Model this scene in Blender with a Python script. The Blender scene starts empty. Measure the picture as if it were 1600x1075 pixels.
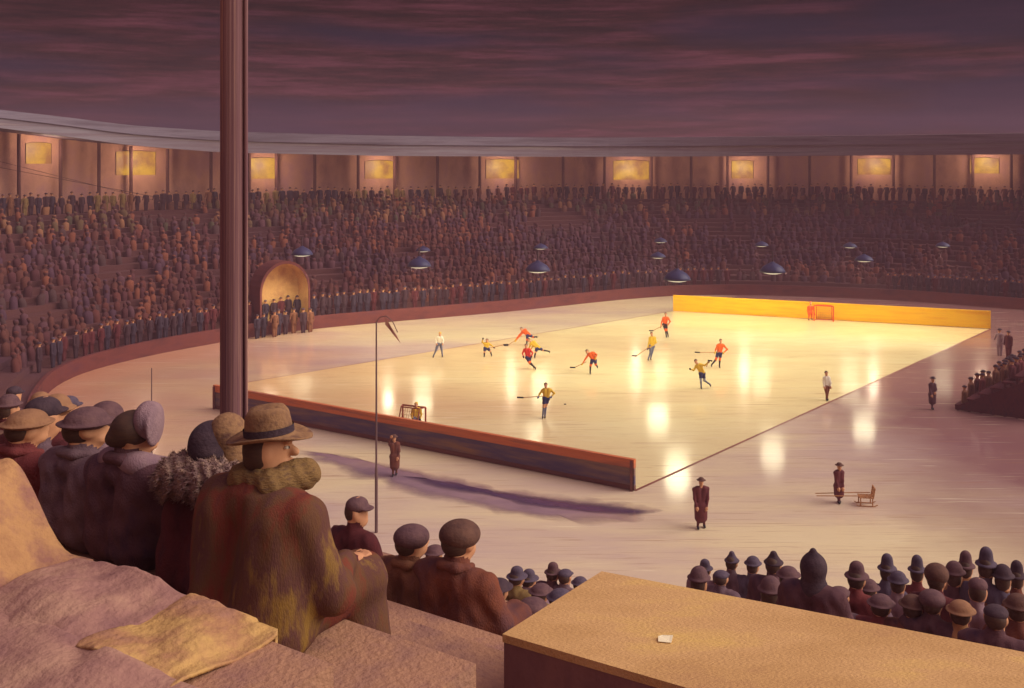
import bpy, bmesh, math, random
import numpy as np
from mathutils import Vector, Matrix, noise
R = math.radians
random.seed(7); rng = np.random.default_rng(7)
S = bpy.context.scene
C = S.collection

# ------------------------------------------------------------------ camera, sky, light, exposure
HAZE = .0021
EYE, HZ, F = 12.6, 250.0, 1600.0           # eye height (m), horizon row and focal length in photo pixels
cam = bpy.data.objects.new('camera', bpy.data.cameras.new('camera')); C.objects.link(cam)
cam.location = (0, 0, EYE); cam.rotation_euler = (R(90), 0, 0)
cam.data.sensor_width = 36; cam.data.lens = 36; cam.data.shift_y = -(537.5 - HZ) / 1600
cam.data.clip_end = 2000; S.camera = cam
S.view_settings.view_transform = 'Standard'; S.view_settings.look = 'None'
S.view_settings.exposure = .18; S.view_settings.gamma = 1

def lin(r, g, b, k=1.0):
    f = lambda v: ((v / 255) / 12.92 if v / 255 <= .04045 else ((v / 255 + .055) / 1.055) ** 2.4)
    return (f(r) * k, f(g) * k, f(b) * k, 1)

def N(nt, kind, **kw):
    n = nt.nodes.new(kind)
    for k, v in kw.items(): setattr(n, k, v)
    return n

W = bpy.data.worlds.new('World'); S.world = W; W.use_nodes = True
nt = W.node_tree; bg = nt.nodes['Background']
tc = N(nt, 'ShaderNodeTexCoord')
mp = N(nt, 'ShaderNodeMapping'); mp.inputs['Scale'].default_value = (5, 5, 70)
nz = N(nt, 'ShaderNodeTexNoise'); nz.inputs['Scale'].default_value = 1.6; nz.inputs['Detail'].default_value = 9; nz.inputs['Roughness'].default_value = .74
rp = N(nt, 'ShaderNodeValToRGB')
e = rp.color_ramp.elements
e[0].position = .30; e[0].color = lin(44, 33, 39)
e[1].position = .74; e[1].color = lin(124, 70, 80)
for p, c in ((.42, (58, 40, 44)), (.5, (74, 45, 49)), (.58, (94, 54, 63))):
    x = e.new(p); x.color = lin(*c)
mp2 = N(nt, 'ShaderNodeMapping'); mp2.inputs['Scale'].default_value = (2.2, 2.2, 16); mp2.inputs['Location'].default_value = (4, 2, 1)
nz2 = N(nt, 'ShaderNodeTexNoise'); nz2.inputs['Scale'].default_value = 1.3; nz2.inputs['Detail'].default_value = 6
mr2 = N(nt, 'ShaderNodeMapRange'); mr2.inputs['From Min'].default_value = .46; mr2.inputs['From Max'].default_value = .62; mr2.inputs['To Max'].default_value = .85
mx = N(nt, 'ShaderNodeMix', data_type='RGBA'); mx.inputs['B'].default_value = lin(50, 44, 62)
sx = N(nt, 'ShaderNodeSeparateXYZ')
mr = N(nt, 'ShaderNodeMapRange'); mr.inputs['From Min'].default_value = 0; mr.inputs['From Max'].default_value = .17
mr.inputs['To Min'].default_value = 1.05; mr.inputs['To Max'].default_value = .46
ml = N(nt, 'ShaderNodeVectorMath', operation='SCALE')
L = nt.links.new
L(tc.outputs['Generated'], mp.inputs[0]); L(mp.outputs[0], nz.inputs[0]); L(nz.outputs['Fac'], rp.inputs[0])
L(tc.outputs['Generated'], mp2.inputs[0]); L(mp2.outputs[0], nz2.inputs[0]); L(nz2.outputs['Fac'], mr2.inputs[0])
L(rp.outputs[0], mx.inputs['A']); L(mr2.outputs[0], mx.inputs['Factor'])
L(tc.outputs['Generated'], sx.inputs[0]); L(sx.outputs['Z'], mr.inputs[0])
L(mx.outputs['Result'], ml.inputs[0]); L(mr.outputs[0], ml.inputs['Scale']); mz = N(nt, 'ShaderNodeMapRange'); mz.inputs['From Min'].default_value = .3; mz.inputs['From Max'].default_value = .85
mxz = N(nt, 'ShaderNodeMix', data_type='RGBA'); mxz.inputs['B'].default_value = lin(172, 138, 150)
L(sx.outputs['Z'], mz.inputs[0]); L(mz.outputs[0], mxz.inputs['Factor']); L(ml.outputs[0], mxz.inputs['A']); L(mxz.outputs['Result'], bg.inputs['Color'])
bg.inputs['Strength'].default_value = 1.0

sun = bpy.data.objects.new('sun', bpy.data.lights.new('sun', 'SUN')); C.objects.link(sun)
sun.data.energy = 3.3; sun.data.angle = R(60); sun.data.color = (1.0, .87, .74)
SUN_DIR = Vector((.84, -.08, .56)).normalized()
sun.rotation_euler = SUN_DIR.to_track_quat('Z', 'Y').to_euler()

# ------------------------------------------------------------------ helpers
def P(x, y, Y): return Vector(((x - 800) * Y / F, Y, EYE - (y - HZ) * Y / F))
def G(x, y): Y = EYE * F / (y - HZ); return Vector(((x - 800) * Y / F, Y, 0))
U, V = Vector((.559, .829, 0)), Vector((.829, -.559, 0))
def ST(s, t, z=0): p = U * s + V * t; p.z = z; return p
ROT_U = -math.atan2(.559, .829)

def tag(o, label=None, cat=None, group=None, kind=None):
    if label: o['label'] = label
    if cat: o['category'] = cat
    if group: o['group'] = group
    if kind: o['kind'] = kind
    return o
def empty(name, loc=(0, 0, 0), rz=0, **kw):
    o = bpy.data.objects.new(name, None); C.objects.link(o); o.location = loc; o.rotation_euler = (0, 0, rz)
    o.empty_display_size = .2
    return tag(o, **kw)
def link(name, me, mats, parent=None, loc=None, **kw):
    o = bpy.data.objects.new(name, me); C.objects.link(o)
    if mats is not None:
        for m in (mats if isinstance(mats, (list, tuple)) else [mats]): me.materials.append(m)
    if parent: o.parent = parent
    if loc is not None: o.location = loc
    return tag(o, **kw)
def pyd(name, v, f, mats, parent=None, smooth=False, **kw):
    me = bpy.data.meshes.new(name); me.from_pydata([tuple(a) for a in v], [], f); me.update()
    if smooth: me.polygons.foreach_set('use_smooth', [True] * len(me.polygons))
    return link(name, me, mats, parent, **kw)
def bmo(name, bm, mats, parent=None, smooth=False, bevel=0, **kw):
    if bevel: bmesh.ops.bevel(bm, geom=[e for e in bm.edges if e.is_manifold and e.calc_face_angle(0) > .5], offset=bevel, segments=2, affect='EDGES')
    bmesh.ops.recalc_face_normals(bm, faces=bm.faces)
    me = bpy.data.meshes.new(name); bm.to_mesh(me); bm.free()
    if smooth: me.polygons.foreach_set('use_smooth', [True] * len(me.polygons))
    return link(name, me, mats, parent, **kw)
def prism(bm, pts, z0, z1):
    """vertical prism over a ground polygon"""
    lo = [bm.verts.new((p[0], p[1], z0)) for p in pts]; hi = [bm.verts.new((p[0], p[1], z1)) for p in pts]
    n = len(pts)
    bm.faces.new(lo[::-1]); bm.faces.new(hi)
    for i in range(n): bm.faces.new((lo[i], lo[(i + 1) % n], hi[(i + 1) % n], hi[i]))
def bar(bm, a, b, w, h):
    """box from point a to b; w sideways, h upwards"""
    a, b = Vector(a), Vector(b); d = (b - a).normalized()
    up = Vector((0, 0, 1)) if abs(d.z) < .95 else Vector((0, 1, 0))
    s = d.cross(up).normalized(); u = s.cross(d).normalized()
    q = [bm.verts.new(p + s * (i * w / 2) + u * (j * h / 2)) for p in (a, b) for i, j in ((-1, -1), (1, -1), (1, 1), (-1, 1))]
    for f in ((3, 2, 1, 0), (4, 5, 6, 7), (0, 1, 5, 4), (1, 2, 6, 5), (2, 3, 7, 6), (3, 0, 4, 7)): bm.faces.new([q[i] for i in f])
def tube(bm, pts, rad, n=8):
    pts = [Vector(p) for p in pts]; rings = []
    for i, p in enumerate(pts):
        d = (pts[min(i + 1, len(pts) - 1)] - pts[max(i - 1, 0)]).normalized()
        up = Vector((0, 0, 1)) if abs(d.z) < .9 else Vector((0, 1, 0))
        s = d.cross(up).normalized(); u = s.cross(d)
        r = rad[i] if isinstance(rad, (list, tuple)) else rad
        rings.append([bm.verts.new(p + (s * math.cos(2 * math.pi * k / n) + u * math.sin(2 * math.pi * k / n)) * r) for k in range(n)])
    for a, b in zip(rings, rings[1:]):
        for k in range(n): bm.faces.new((a[k], a[(k + 1) % n], b[(k + 1) % n], b[k]))
    bm.faces.new(rings[0][::-1]); bm.faces.new(rings[-1])
def lathe(bm, prof, n=24, cz=0, sx=1, sy=1):
    rings = []
    for r, z in prof:
        if r < 1e-5: rings.append([bm.verts.new((0, 0, z + cz))])
        else: rings.append([bm.verts.new((sx * r * math.cos(2 * math.pi * k / n), sy * r * math.sin(2 * math.pi * k / n), z + cz)) for k in range(n)])
    for a, b in zip(rings, rings[1:]):
        for k in range(n):
            q = [a[k % len(a)], a[(k + 1) % len(a)], b[(k + 1) % len(b)], b[k % len(b)]]
            q = list(dict.fromkeys(q))
            if len(q) > 2: bm.faces.new(q)

def M(name, cols, scale=3, stretch=(1, 1, 1), rough=.8, bump=0, bscale=None, spec=.3, detail=6, lo=.3, hi=.7, rough2=None, metal=0):
    """procedural paint: noise in object space through a ramp of the surface's own colours"""
    m = bpy.data.materials.new(name); m.use_nodes = True; nt = m.node_tree; b = nt.nodes['Principled BSDF']; L = nt.links.new
    b.inputs['Roughness'].default_value = rough; b.inputs['Specular IOR Level'].default_value = spec; b.inputs['Metallic'].default_value = metal
    tc = N(nt, 'ShaderNodeTexCoord'); mp = N(nt, 'ShaderNodeMapping'); mp.inputs['Scale'].default_value = stretch
    nz = N(nt, 'ShaderNodeTexNoise'); nz.inputs['Scale'].default_value = scale; nz.inputs['Detail'].default_value = detail; nz.inputs['Roughness'].default_value = .62
    rp = N(nt, 'ShaderNodeValToRGB'); e = rp.color_ramp.elements
    n = len(cols)
    e[0].position = lo; e[0].color = lin(*cols[0]); e[1].position = hi; e[1].color = lin(*cols[-1])
    for i in range(1, n - 1):
        x = e.new(lo + (hi - lo) * i / (n - 1)); x.color = lin(*cols[i])
    L(tc.outputs['Object'], mp.inputs[0]); L(mp.outputs[0], nz.inputs[0]); L(nz.outputs['Fac'], rp.inputs[0]); L(rp.outputs[0], b.inputs['Base Color'])
    if rough2 is not None:
        mr = N(nt, 'ShaderNodeMapRange'); mr.inputs['From Min'].default_value = .35; mr.inputs['From Max'].default_value = .65
        mr.inputs['To Min'].default_value = rough; mr.inputs['To Max'].default_value = rough2
        L(nz.outputs['Fac'], mr.inputs[0]); L(mr.outputs[0], b.inputs['Roughness'])
    if bump:
        n2 = N(nt, 'ShaderNodeTexNoise'); n2.inputs['Scale'].default_value = bscale or scale * 6; n2.inputs['Detail'].default_value = 5
        bp = N(nt, 'ShaderNodeBump'); bp.inputs['Strength'].default_value = bump; bp.inputs['Distance'].default_value = .02
        L(mp.outputs[0], n2.inputs[0]); L(n2.outputs['Fac'], bp.inputs['Height']); L(bp.outputs[0], b.inputs['Normal'])
    return m
def EM(name, c, s, c2=None, scale=2):
    m = bpy.data.materials.new(name); m.use_nodes = True; nt = m.node_tree; b = nt.nodes['Principled BSDF']
    b.inputs['Base Color'].default_value = lin(*c, .08); b.inputs['Emission Color'].default_value = lin(*c); b.inputs['Emission Strength'].default_value = s
    if c2:
        tc = N(nt, 'ShaderNodeTexCoord'); nz = N(nt, 'ShaderNodeTexNoise'); nz.inputs['Scale'].default_value = scale; nz.inputs['Detail'].default_value = 4
        rp = N(nt, 'ShaderNodeValToRGB'); e = rp.color_ramp.elements; e[0].position = .38; e[1].position = .62; e[0].color = lin(*c2); e[1].color = lin(*c)
        nt.links.new(tc.outputs['Object'], nz.inputs[0]); nt.links.new(nz.outputs['Fac'], rp.inputs[0]); nt.links.new(rp.outputs[0], b.inputs['Emission Color'])
    return m

# signed-distance figures: smooth union of tapered capsules and ellipsoids -> one continuous surface (surface nets)
def cap(a, b, ra, rb=None, m=0, k=None): return ('c', np.array(a, float), np.array(b, float), ra, rb if rb is not None else ra, m, k)
def ell(c, r, m=0, rz=0, rx=0, k=None):
    rot = (Matrix.Rotation(rz, 3, 'Z') @ Matrix.Rotation(rx, 3, 'X')).to_3x3()
    return ('e', np.array(c, float), np.array(r, float), np.array(rot.inverted()), 0, m, k)
def sdf(prims, cell, k=.03, wob=None):
    lo = np.full(3, 1e9); hi = -lo
    bx = []
    for p in prims:
        if p[0] == 'c': a = np.minimum(p[1] - p[3], p[2] - p[4]); b = np.maximum(p[1] + p[3], p[2] + p[4])
        else: r = max(p[2]); a = p[1] - r; b = p[1] + r
        bx.append((a, b)); lo = np.minimum(lo, a); hi = np.maximum(hi, b)
    lo -= 3 * cell; hi += 3 * cell
    n = np.ceil((hi - lo) / cell).astype(int) + 1
    D = np.full(n, 1.0); Rw = np.full(n, 1.0); Lb = np.zeros(n, np.int16)
    for p, (a, b) in zip(prims, bx):
        kk = p[6] or k; mg = kk * 1.2 + 2 * cell
        i0 = np.maximum(((a - mg - lo) / cell).astype(int), 0); i1 = np.minimum(((b + mg - lo) / cell).astype(int) + 2, n)
        sl = tuple(slice(x, y) for x, y in zip(i0, i1))
        g = np.meshgrid(*[lo[i] + cell * np.arange(i0[i], i1[i]) for i in range(3)], indexing='ij')
        X = np.stack(g, -1)
        if p[0] == 'c':
            ba = p[2] - p[1]; q = X - p[1]; t = np.clip(q @ ba / max(ba @ ba, 1e-9), 0, 1)
            d = np.linalg.norm(q - t[..., None] * ba, axis=-1) - (p[3] + (p[4] - p[3]) * t)
        else:
            q = (X - p[1]) @ p[3].T; k0 = np.linalg.norm(q / p[2], axis=-1); k1 = np.linalg.norm(q / p[2] ** 2, axis=-1) + 1e-9
            d = k0 * (k0 - 1) / k1
        o = D[sl]; h = np.clip(.5 + .5 * (o - d) / kk, 0, 1)
        D[sl] = o * (1 - h) + d * h - kk * h * (1 - h)
        rw = Rw[sl]; mk = d < rw; Lb[sl] = np.where(mk, p[5], Lb[sl]); Rw[sl] = np.where(mk, d, rw)
    if wob is not None:
        g = np.meshgrid(*[lo[i] + cell * np.arange(n[i]) for i in range(3)], indexing='ij')
        D = D + wob(*g)
    sg = D < 0; c = n - 1
    acc = np.zeros((*c, 3)); cnt = np.zeros(c)
    cn = [(i, j, l) for i in (0, 1) for j in (0, 1) for l in (0, 1)]
    at = lambda A, q: A[q[0]:q[0] + c[0], q[1]:q[1] + c[1], q[2]:q[2] + c[2]]
    for p in cn:
        for ax in range(3):
            if p[ax]: continue
            q = list(p); q[ax] = 1; da, db = at(D, p), at(D, q); x = at(sg, p) != at(sg, q)
            t = np.where(x, da / np.where(x, da - db, 1), 0)
            for i in range(3): acc[..., i] += np.where(x, p[i] + (t if i == ax else 0), 0)
            cnt += x
    act = cnt > 0; idx = np.full(c, -1); idx[act] = np.arange(act.sum())
    ijk = np.argwhere(act); vv = (acc[act] / cnt[act][:, None] + ijk) * cell + lo
    lab = at(Lb, (0, 0, 0)); faces = []; fl = []
    for ax in range(3):
        a1, a2 = (ax + 1) % 3, (ax + 2) % 3
        s0 = [slice(None)] * 3; s1 = [slice(None)] * 3; s0[ax] = slice(0, -1); s1[ax] = slice(1, None)
        A, B = sg[tuple(s0)], sg[tuple(s1)]; e = np.argwhere(A != B)
        if not len(e): continue
        e = e[(e[:, a1] > 0) & (e[:, a2] > 0)]; inn = A[tuple(e.T)]
        def cell_i(d1, d2): q = e.copy(); q[:, a1] += d1; q[:, a2] += d2; return idx[tuple(q.T)]
        q = np.stack([cell_i(-1, -1), cell_i(0, -1), cell_i(0, 0), cell_i(-1, 0)], 1)
        q[~inn] = q[~inn][:, ::-1]
        faces.append(q); fl.append(lab[tuple(e.T)])
    return vv, np.concatenate(faces), np.concatenate(fl)
def sdf_mesh(name, prims, cell, k=.03, wob=None):
    v, f, l = sdf(prims, cell, k, wob)
    me = bpy.data.meshes.new(name)
    me.vertices.add(len(v)); me.vertices.foreach_set('co', v.astype(np.float32).ravel())
    me.loops.add(f.size); me.loops.foreach_set('vertex_index', f.astype(np.int32).ravel())
    me.polygons.add(len(f)); me.polygons.foreach_set('loop_start', np.arange(0, f.size, 4, dtype=np.int32))
    me.polygons.foreach_set('material_index', l.astype(np.int32)); me.polygons.foreach_set('use_smooth', np.ones(len(f), bool))
    me.update(); me.validate()
    return me

# ------------------------------------------------------------------ materials
mt = {}
mt['ice'] = M('ice', [(184, 160, 168), (216, 194, 176), (238, 222, 180), (246, 234, 186)], .085, (.3, 1, 1), .11, .08, 1.6, .4, 10, .34, .68, rough2=.16)
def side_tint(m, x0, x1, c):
    # colour shift towards one side of the ground, broken up by noise
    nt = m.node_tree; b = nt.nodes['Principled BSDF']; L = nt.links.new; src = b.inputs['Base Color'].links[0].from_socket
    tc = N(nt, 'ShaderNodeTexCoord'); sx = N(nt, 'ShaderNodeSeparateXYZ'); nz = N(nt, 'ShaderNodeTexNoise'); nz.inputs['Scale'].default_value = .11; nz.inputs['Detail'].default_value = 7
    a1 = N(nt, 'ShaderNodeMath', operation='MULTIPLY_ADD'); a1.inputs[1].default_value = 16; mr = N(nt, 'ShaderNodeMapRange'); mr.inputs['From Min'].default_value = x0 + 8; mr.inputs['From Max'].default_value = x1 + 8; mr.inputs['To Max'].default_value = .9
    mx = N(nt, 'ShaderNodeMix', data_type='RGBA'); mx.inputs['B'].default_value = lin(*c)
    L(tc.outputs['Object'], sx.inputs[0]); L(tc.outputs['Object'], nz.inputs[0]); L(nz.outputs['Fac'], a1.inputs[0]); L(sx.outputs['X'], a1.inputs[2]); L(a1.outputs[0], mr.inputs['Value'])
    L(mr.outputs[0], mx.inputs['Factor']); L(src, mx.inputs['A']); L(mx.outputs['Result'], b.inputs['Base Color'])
side_tint(mt['ice'], 13.5, 21, (142, 98, 102)); side_tint(mt['ice'], -8, -24, (206, 146, 112))  # right: stand shadow and light falloff painted into the ice; left: peach tint
mt['rink'] = M('rink_ice', [(230, 204, 160), (240, 222, 168), (246, 234, 178), (250, 242, 190)], .08, (.35, 1, 1), .11, .07, 1.5, .4, 9, .32, .68, rough2=.2)
side_tint(mt['rink'], 6, -26, (226, 164, 118))
def scratches(m, amt):
    # fine skate cuts: thin bright lines in several directions
    nt = m.node_tree; b = nt.nodes['Principled BSDF']; L = nt.links.new
    for ang, sc, thr in ((25, 1.0, .66), (-40, 1.3, .64), (80, .9, .68), (5, 1.7, .67), (-12, 2.0, .65), (-65, 1.6, .65)):
        src = b.inputs['Base Color'].links[0].from_socket
        tc = N(nt, 'ShaderNodeTexCoord'); mp = N(nt, 'ShaderNodeMapping'); mp.inputs['Rotation'].default_value = (0, 0, R(ang)); mp.inputs['Scale'].default_value = (.18 * sc, 6 * sc, 1)
        nz = N(nt, 'ShaderNodeTexNoise'); nz.inputs['Scale'].default_value = 1; nz.inputs['Detail'].default_value = 3; nz.inputs['Distortion'].default_value = .6
        mr = N(nt, 'ShaderNodeMapRange'); mr.inputs['From Min'].default_value = thr; mr.inputs['From Max'].default_value = thr + .05; mr.inputs['To Max'].default_value = amt
        mx = N(nt, 'ShaderNodeMix', data_type='RGBA'); mx.inputs['B'].default_value = lin(255, 246, 214) if ang > 0 else lin(176, 132, 104)
        L(tc.outputs['Object'], mp.inputs[0]); L(mp.outputs[0], nz.inputs[0]); L(nz.outputs['Fac'], mr.inputs['Value']); L(mr.outputs[0], mx.inputs['Factor']); L(src, mx.inputs['A']); L(mx.outputs['Result'], b.inputs['Base Color'])
scratches(mt['rink'], .6); scratches(mt['ice'], .5)
mt['line'] = M('line_paint', [(120, 70, 62), (150, 90, 76)], .6, (1, 1, 1), .5)
mt['shadow_core'] = M('board_shadow', [(52, 44, 82), (92, 72, 102), (70, 56, 92)], .4, (.5, 1, 1), .12, .1, 2, .5)  # dark blue of the near board's cast shadow, painted on a sheet
mt['shadow_edge'] = M('shadow_edge_tint', [(126, 104, 130), (160, 134, 144), (186, 160, 148)], .35, (.3, 1, 1), .14, .1, 2, .4)  # paler fringe of the board's painted shadow
mt['tier'] = M('tier_concrete', [(70, 44, 54), (84, 50, 52), (94, 58, 56), (78, 52, 68)], .09, (.5, .5, 2), .9, .2, 3)
mt['front'] = M('front_wall_paint', [(84, 42, 46), (110, 56, 52), (94, 50, 58)], .4, (1, 1, 3), .8)
mt['gal'] = M('gallery_wall', [(150, 106, 102), (192, 142, 122), (168, 122, 134)], .3, (1, 1, .6), .9, .1, 2)
mt['post'] = M('gallery_post', [(84, 52, 52), (112, 74, 70)], .5)
mt['fascia'] = M('roof_fascia', [(104, 100, 116), (142, 136, 146), (120, 106, 118), (160, 150, 148)], .25, (.2, .2, 9), .7, .1)
mt['gutter'] = M('gutter_zinc', [(92, 88, 108), (124, 116, 132), (84, 74, 90)], .3, (.3, .3, 6), .6)
mt['roof'] = M('roof_felt', [(70, 54, 66), (96, 74, 84)], .3, (1, 1, 1), .9)
mt['win'] = EM('lit_window', (240, 178, 58), .66, (178, 112, 66), .7)
mt['tan'] = M('portal_plaster', [(186, 140, 88), (204, 160, 104), (170, 120, 80)], .8, (1, 1, 1), .9, .2, 4)
mt['yellow'] = M('yellow_board', [(246, 172, 10), (252, 196, 30), (238, 158, 18)], .5, (.4, .4, 5), .45, .1)
mt['brd_top'] = M('orange_rail', [(150, 92, 78), (214, 122, 74), (184, 88, 62)], .6, (.4, .4, 6), .5, .1)
mt['brd'] = M('grey_board', [(96, 80, 100), (140, 112, 96), (78, 70, 108), (150, 114, 84)], .22, (.5, .5, 5), .6, .1)
mt['brd_low'] = M('maroon_kick', [(92, 52, 54), (118, 66, 58)], .6, (.4, .4, 6), .5)
mt['stone'] = M('near_stone', [(128, 92, 88), (152, 114, 100), (172, 130, 104), (150, 110, 100)], 2.4, (1, 1, 1), .85, .6, 40, .2, 14)
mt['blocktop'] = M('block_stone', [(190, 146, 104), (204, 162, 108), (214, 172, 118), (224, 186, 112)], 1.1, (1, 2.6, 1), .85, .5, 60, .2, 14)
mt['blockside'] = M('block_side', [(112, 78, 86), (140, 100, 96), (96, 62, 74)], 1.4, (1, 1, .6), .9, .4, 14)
mt['polep'] = M('post_paint', [(104, 70, 86), (148, 110, 108), (116, 78, 86), (186, 146, 124)], 4.5, (6, 6, .05), .7, .1)
mt['thin'] = M('iron', [(92, 70, 76), (120, 94, 92)], 2, (1, 1, .2), .6)
mt['flag'] = M('pennant', [(150, 100, 90), (176, 126, 104)], 3)
mt['shade'] = M('enamel_blue', [(48, 52, 88), (62, 66, 106)], 2, (1, 1, 1), .45)
mt['glass'] = EM('lamp_glass', (255, 240, 205), .6)
mt['cable'] = M('cable', [(70, 54, 64)], 1)
mt['skin'] = M('skin', [(196, 140, 104), (214, 158, 118)], 6, rough=.6)
mt['hair'] = M('hair', [(62, 42, 38), (84, 58, 44)], 20, (1, 1, 4), .6)
mt['white'] = M('white_jersey', [(232, 226, 206), (246, 240, 222)], 8)
mt['orange'] = M('orange_jersey', [(222, 88, 30), (236, 112, 44)], 8)
mt['red'] = M('red_jersey', [(206, 48, 40), (222, 66, 48)], 8)
mt['yel'] = M('yellow_jersey', [(214, 172, 48), (228, 190, 66)], 8)
mt['navy'] = M('navy_shorts', [(34, 42, 88), (48, 58, 108)], 8)
mt['black'] = M('black_sock', [(30, 30, 40), (44, 42, 50)], 8)
mt['lblue'] = M('pale_sock', [(140, 150, 170), (160, 168, 182)], 8)
mt['gblue'] = M('greyblue_wool', [(92, 100, 130), (112, 118, 142)], 8)
mt['brown'] = M('brown_wool', [(110, 62, 46), (140, 82, 56)], 6)
mt['maroon'] = M('maroon_wool', [(84, 34, 42), (108, 48, 50)], 6)
mt['wood'] = M('wood', [(168, 116, 72), (196, 142, 92)], 8, (1, 1, .3), .6)
mt['goalred'] = M('goal_paint', [(224, 84, 40), (200, 62, 36)], 6, rough=.5)
mt['goalbrown'] = M('goal_brown', [(140, 66, 52), (164, 84, 62)], 6, rough=.5)
mt['net'] = M('net_cord', [(176, 120, 90)], 4)
mt['steel'] = M('steel', [(150, 150, 160)], 4, rough=.3, metal=.8)
coat = {k: M(k + '_coat', c, 5, (1, 1, .5), .95, .5, 130) for k, c in dict(
    greypurple=[(88, 68, 84), (116, 92, 100), (98, 74, 78)], plum=[(74, 48, 60), (98, 66, 72), (66, 50, 72)],
    maroon=[(70, 30, 38), (94, 40, 44), (60, 32, 46)], red=[(104, 44, 48), (124, 60, 60), (90, 42, 52)],
    brown=[(104, 66, 54), (128, 84, 60), (92, 58, 56)], rust=[(128, 70, 46), (112, 66, 56), (86, 58, 66)],
    olive=[(112, 90, 58), (136, 110, 66), (96, 74, 60)], navy=[(74, 64, 84), (96, 84, 102), (82, 68, 82)],
    lilac=[(128, 100, 116), (150, 122, 128), (112, 88, 102)], tan=[(164, 116, 80), (184, 136, 92), (142, 98, 82)]).items()}
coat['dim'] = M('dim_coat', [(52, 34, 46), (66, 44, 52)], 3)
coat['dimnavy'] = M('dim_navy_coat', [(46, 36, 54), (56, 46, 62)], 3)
coat['big'] = M('big_coat', [(84, 48, 50), (120, 60, 48), (104, 72, 52), (98, 64, 60), (142, 110, 56)], 3.2, (1.6, 1.6, .5), .95, .3, 110, .15, 9, .33, .67)
hatm = {k: M(k + '_hat', c, 14, (1, 1, 1), .9, .3, 60) for k, c in dict(
    brown=[(84, 58, 54), (110, 78, 66)], dark=[(58, 44, 56), (80, 62, 70)], tan=[(116, 84, 66), (148, 112, 80), (92, 62, 58)],
    navy=[(74, 64, 82), (98, 84, 100)], plum=[(88, 62, 70), (112, 82, 84)], straw=[(138, 100, 76), (160, 118, 86)]).items()}
mt['fur'] = M('fur', [(112, 92, 94), (158, 130, 116), (130, 104, 102), (178, 148, 126)], 9, (1, 1, 1), 1, .8, 60)
mt['scarf'] = M('scarf', [(112, 86, 58), (136, 106, 66), (92, 68, 56)], 18, (1, 1, 3), .95, .5, 60)
mt['blanket'] = M('tan_blanket', [(164, 120, 88), (186, 142, 98), (150, 106, 94), (192, 152, 96)], 3, (1, 1, 1), .95, .5, 40, .2, 8)
mt['blanket2'] = M('mauve_blanket', [(136, 98, 98), (160, 120, 110), (180, 142, 122)], 4, (1, 1, 1), .95, .5, 40, .2, 8)
mt['blanket3'] = M('yellow_blanket', [(186, 146, 90), (198, 160, 102), (172, 128, 94), (160, 118, 102)], 3.5, (1, 1, 1), .95, .5, 40, .2, 8)
mt['paper'] = M('paper', [(246, 236, 200)], 4)

# ------------------------------------------------------------------ setting: ice ground, rink sheet, lines
def sheet(name, pts, z, mat, **kw):
    return pyd(name, [(p[0], p[1], z) for p in pts], [list(range(len(pts)))], mat, **kw)
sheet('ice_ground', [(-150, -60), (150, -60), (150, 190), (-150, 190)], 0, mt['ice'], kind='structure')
A, B, Cc, D = G(992, 767), G(1548, 514), G(1052, 486), G(335, 638)
Dl = G(335, 606)
sheet('rink_ice', [A, B, Cc, Dl, D], .004, mt['rink'], kind='structure')
def strip(a, b, w):
    d = (b - a).normalized(); s = Vector((-d.y, d.x, 0)) * w / 2
    return [a - s, b - s, b + s, a + s]
sheet('side_line', strip(A, B, .13), .008, mt['line'], kind='structure')
sheet('side_line', strip(Dl, Cc, .10), .008, mt['line'], kind='structure')
shadow_outer = [(470, 700), (560, 716), (640, 733), (720, 748), (800, 764), (880, 772), (960, 780), (1010, 788), (1032, 802), (1000, 818), (920, 822), (840, 814), (760, 800), (680, 782), (600, 760), (520, 734), (460, 712)]
shadow_inner = [(620, 742), (700, 752), (800, 771), (880, 780), (960, 787), (1000, 794), (1014, 801), (990, 807), (930, 803), (850, 794), (780, 782), (700, 766), (640, 752)]
def blob(pts, amp, sd):
    pts = [G(*p) for p in pts]; out = []
    for i in range(len(pts)):
        for k in range(8):
            a, b = pts[i], pts[(i + 1) % len(pts)]; q = a.lerp(b, k / 8); w = noise.noise_vector(Vector((q.x * .8 + sd, q.y * .8, sd))) * amp; out.append((q.x + w.x, q.y + w.y * .6))
    return out
def shadow_sheet(name, pts, z, mat, keep):
    # painted shadow of the near board: ragged see-through rim, dark inner sheet
    n = len(pts); xs = [p[0] for p in pts]; v = []; fade = []
    for p in pts:
        near = sorted(pts, key=lambda q: abs(q[0] - p[0]))[:14]; cy = (max(q[1] for q in near) + min(q[1] for q in near)) / 2
        cx_ = (max(xs) + min(xs)) / 2; v.append(((p[0], p[1], z), (p[0] + (cx_ - p[0]) * .16, cy + (p[1] - cy) * keep, z)))
    vs = [a for a, b in v] + [b for a, b in v]; fc = [[i, (i + 1) % n, n + (i + 1) % n, n + i] for i in range(n)] + [[n + i for i in range(n)]]
    o = pyd(name, vs, fc, mat, kind='structure'); at = o.data.attributes.new('inset', 'FLOAT', 'POINT'); at.data.foreach_set('value', [0.0] * n + [1.0] * n)
    return o
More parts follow.
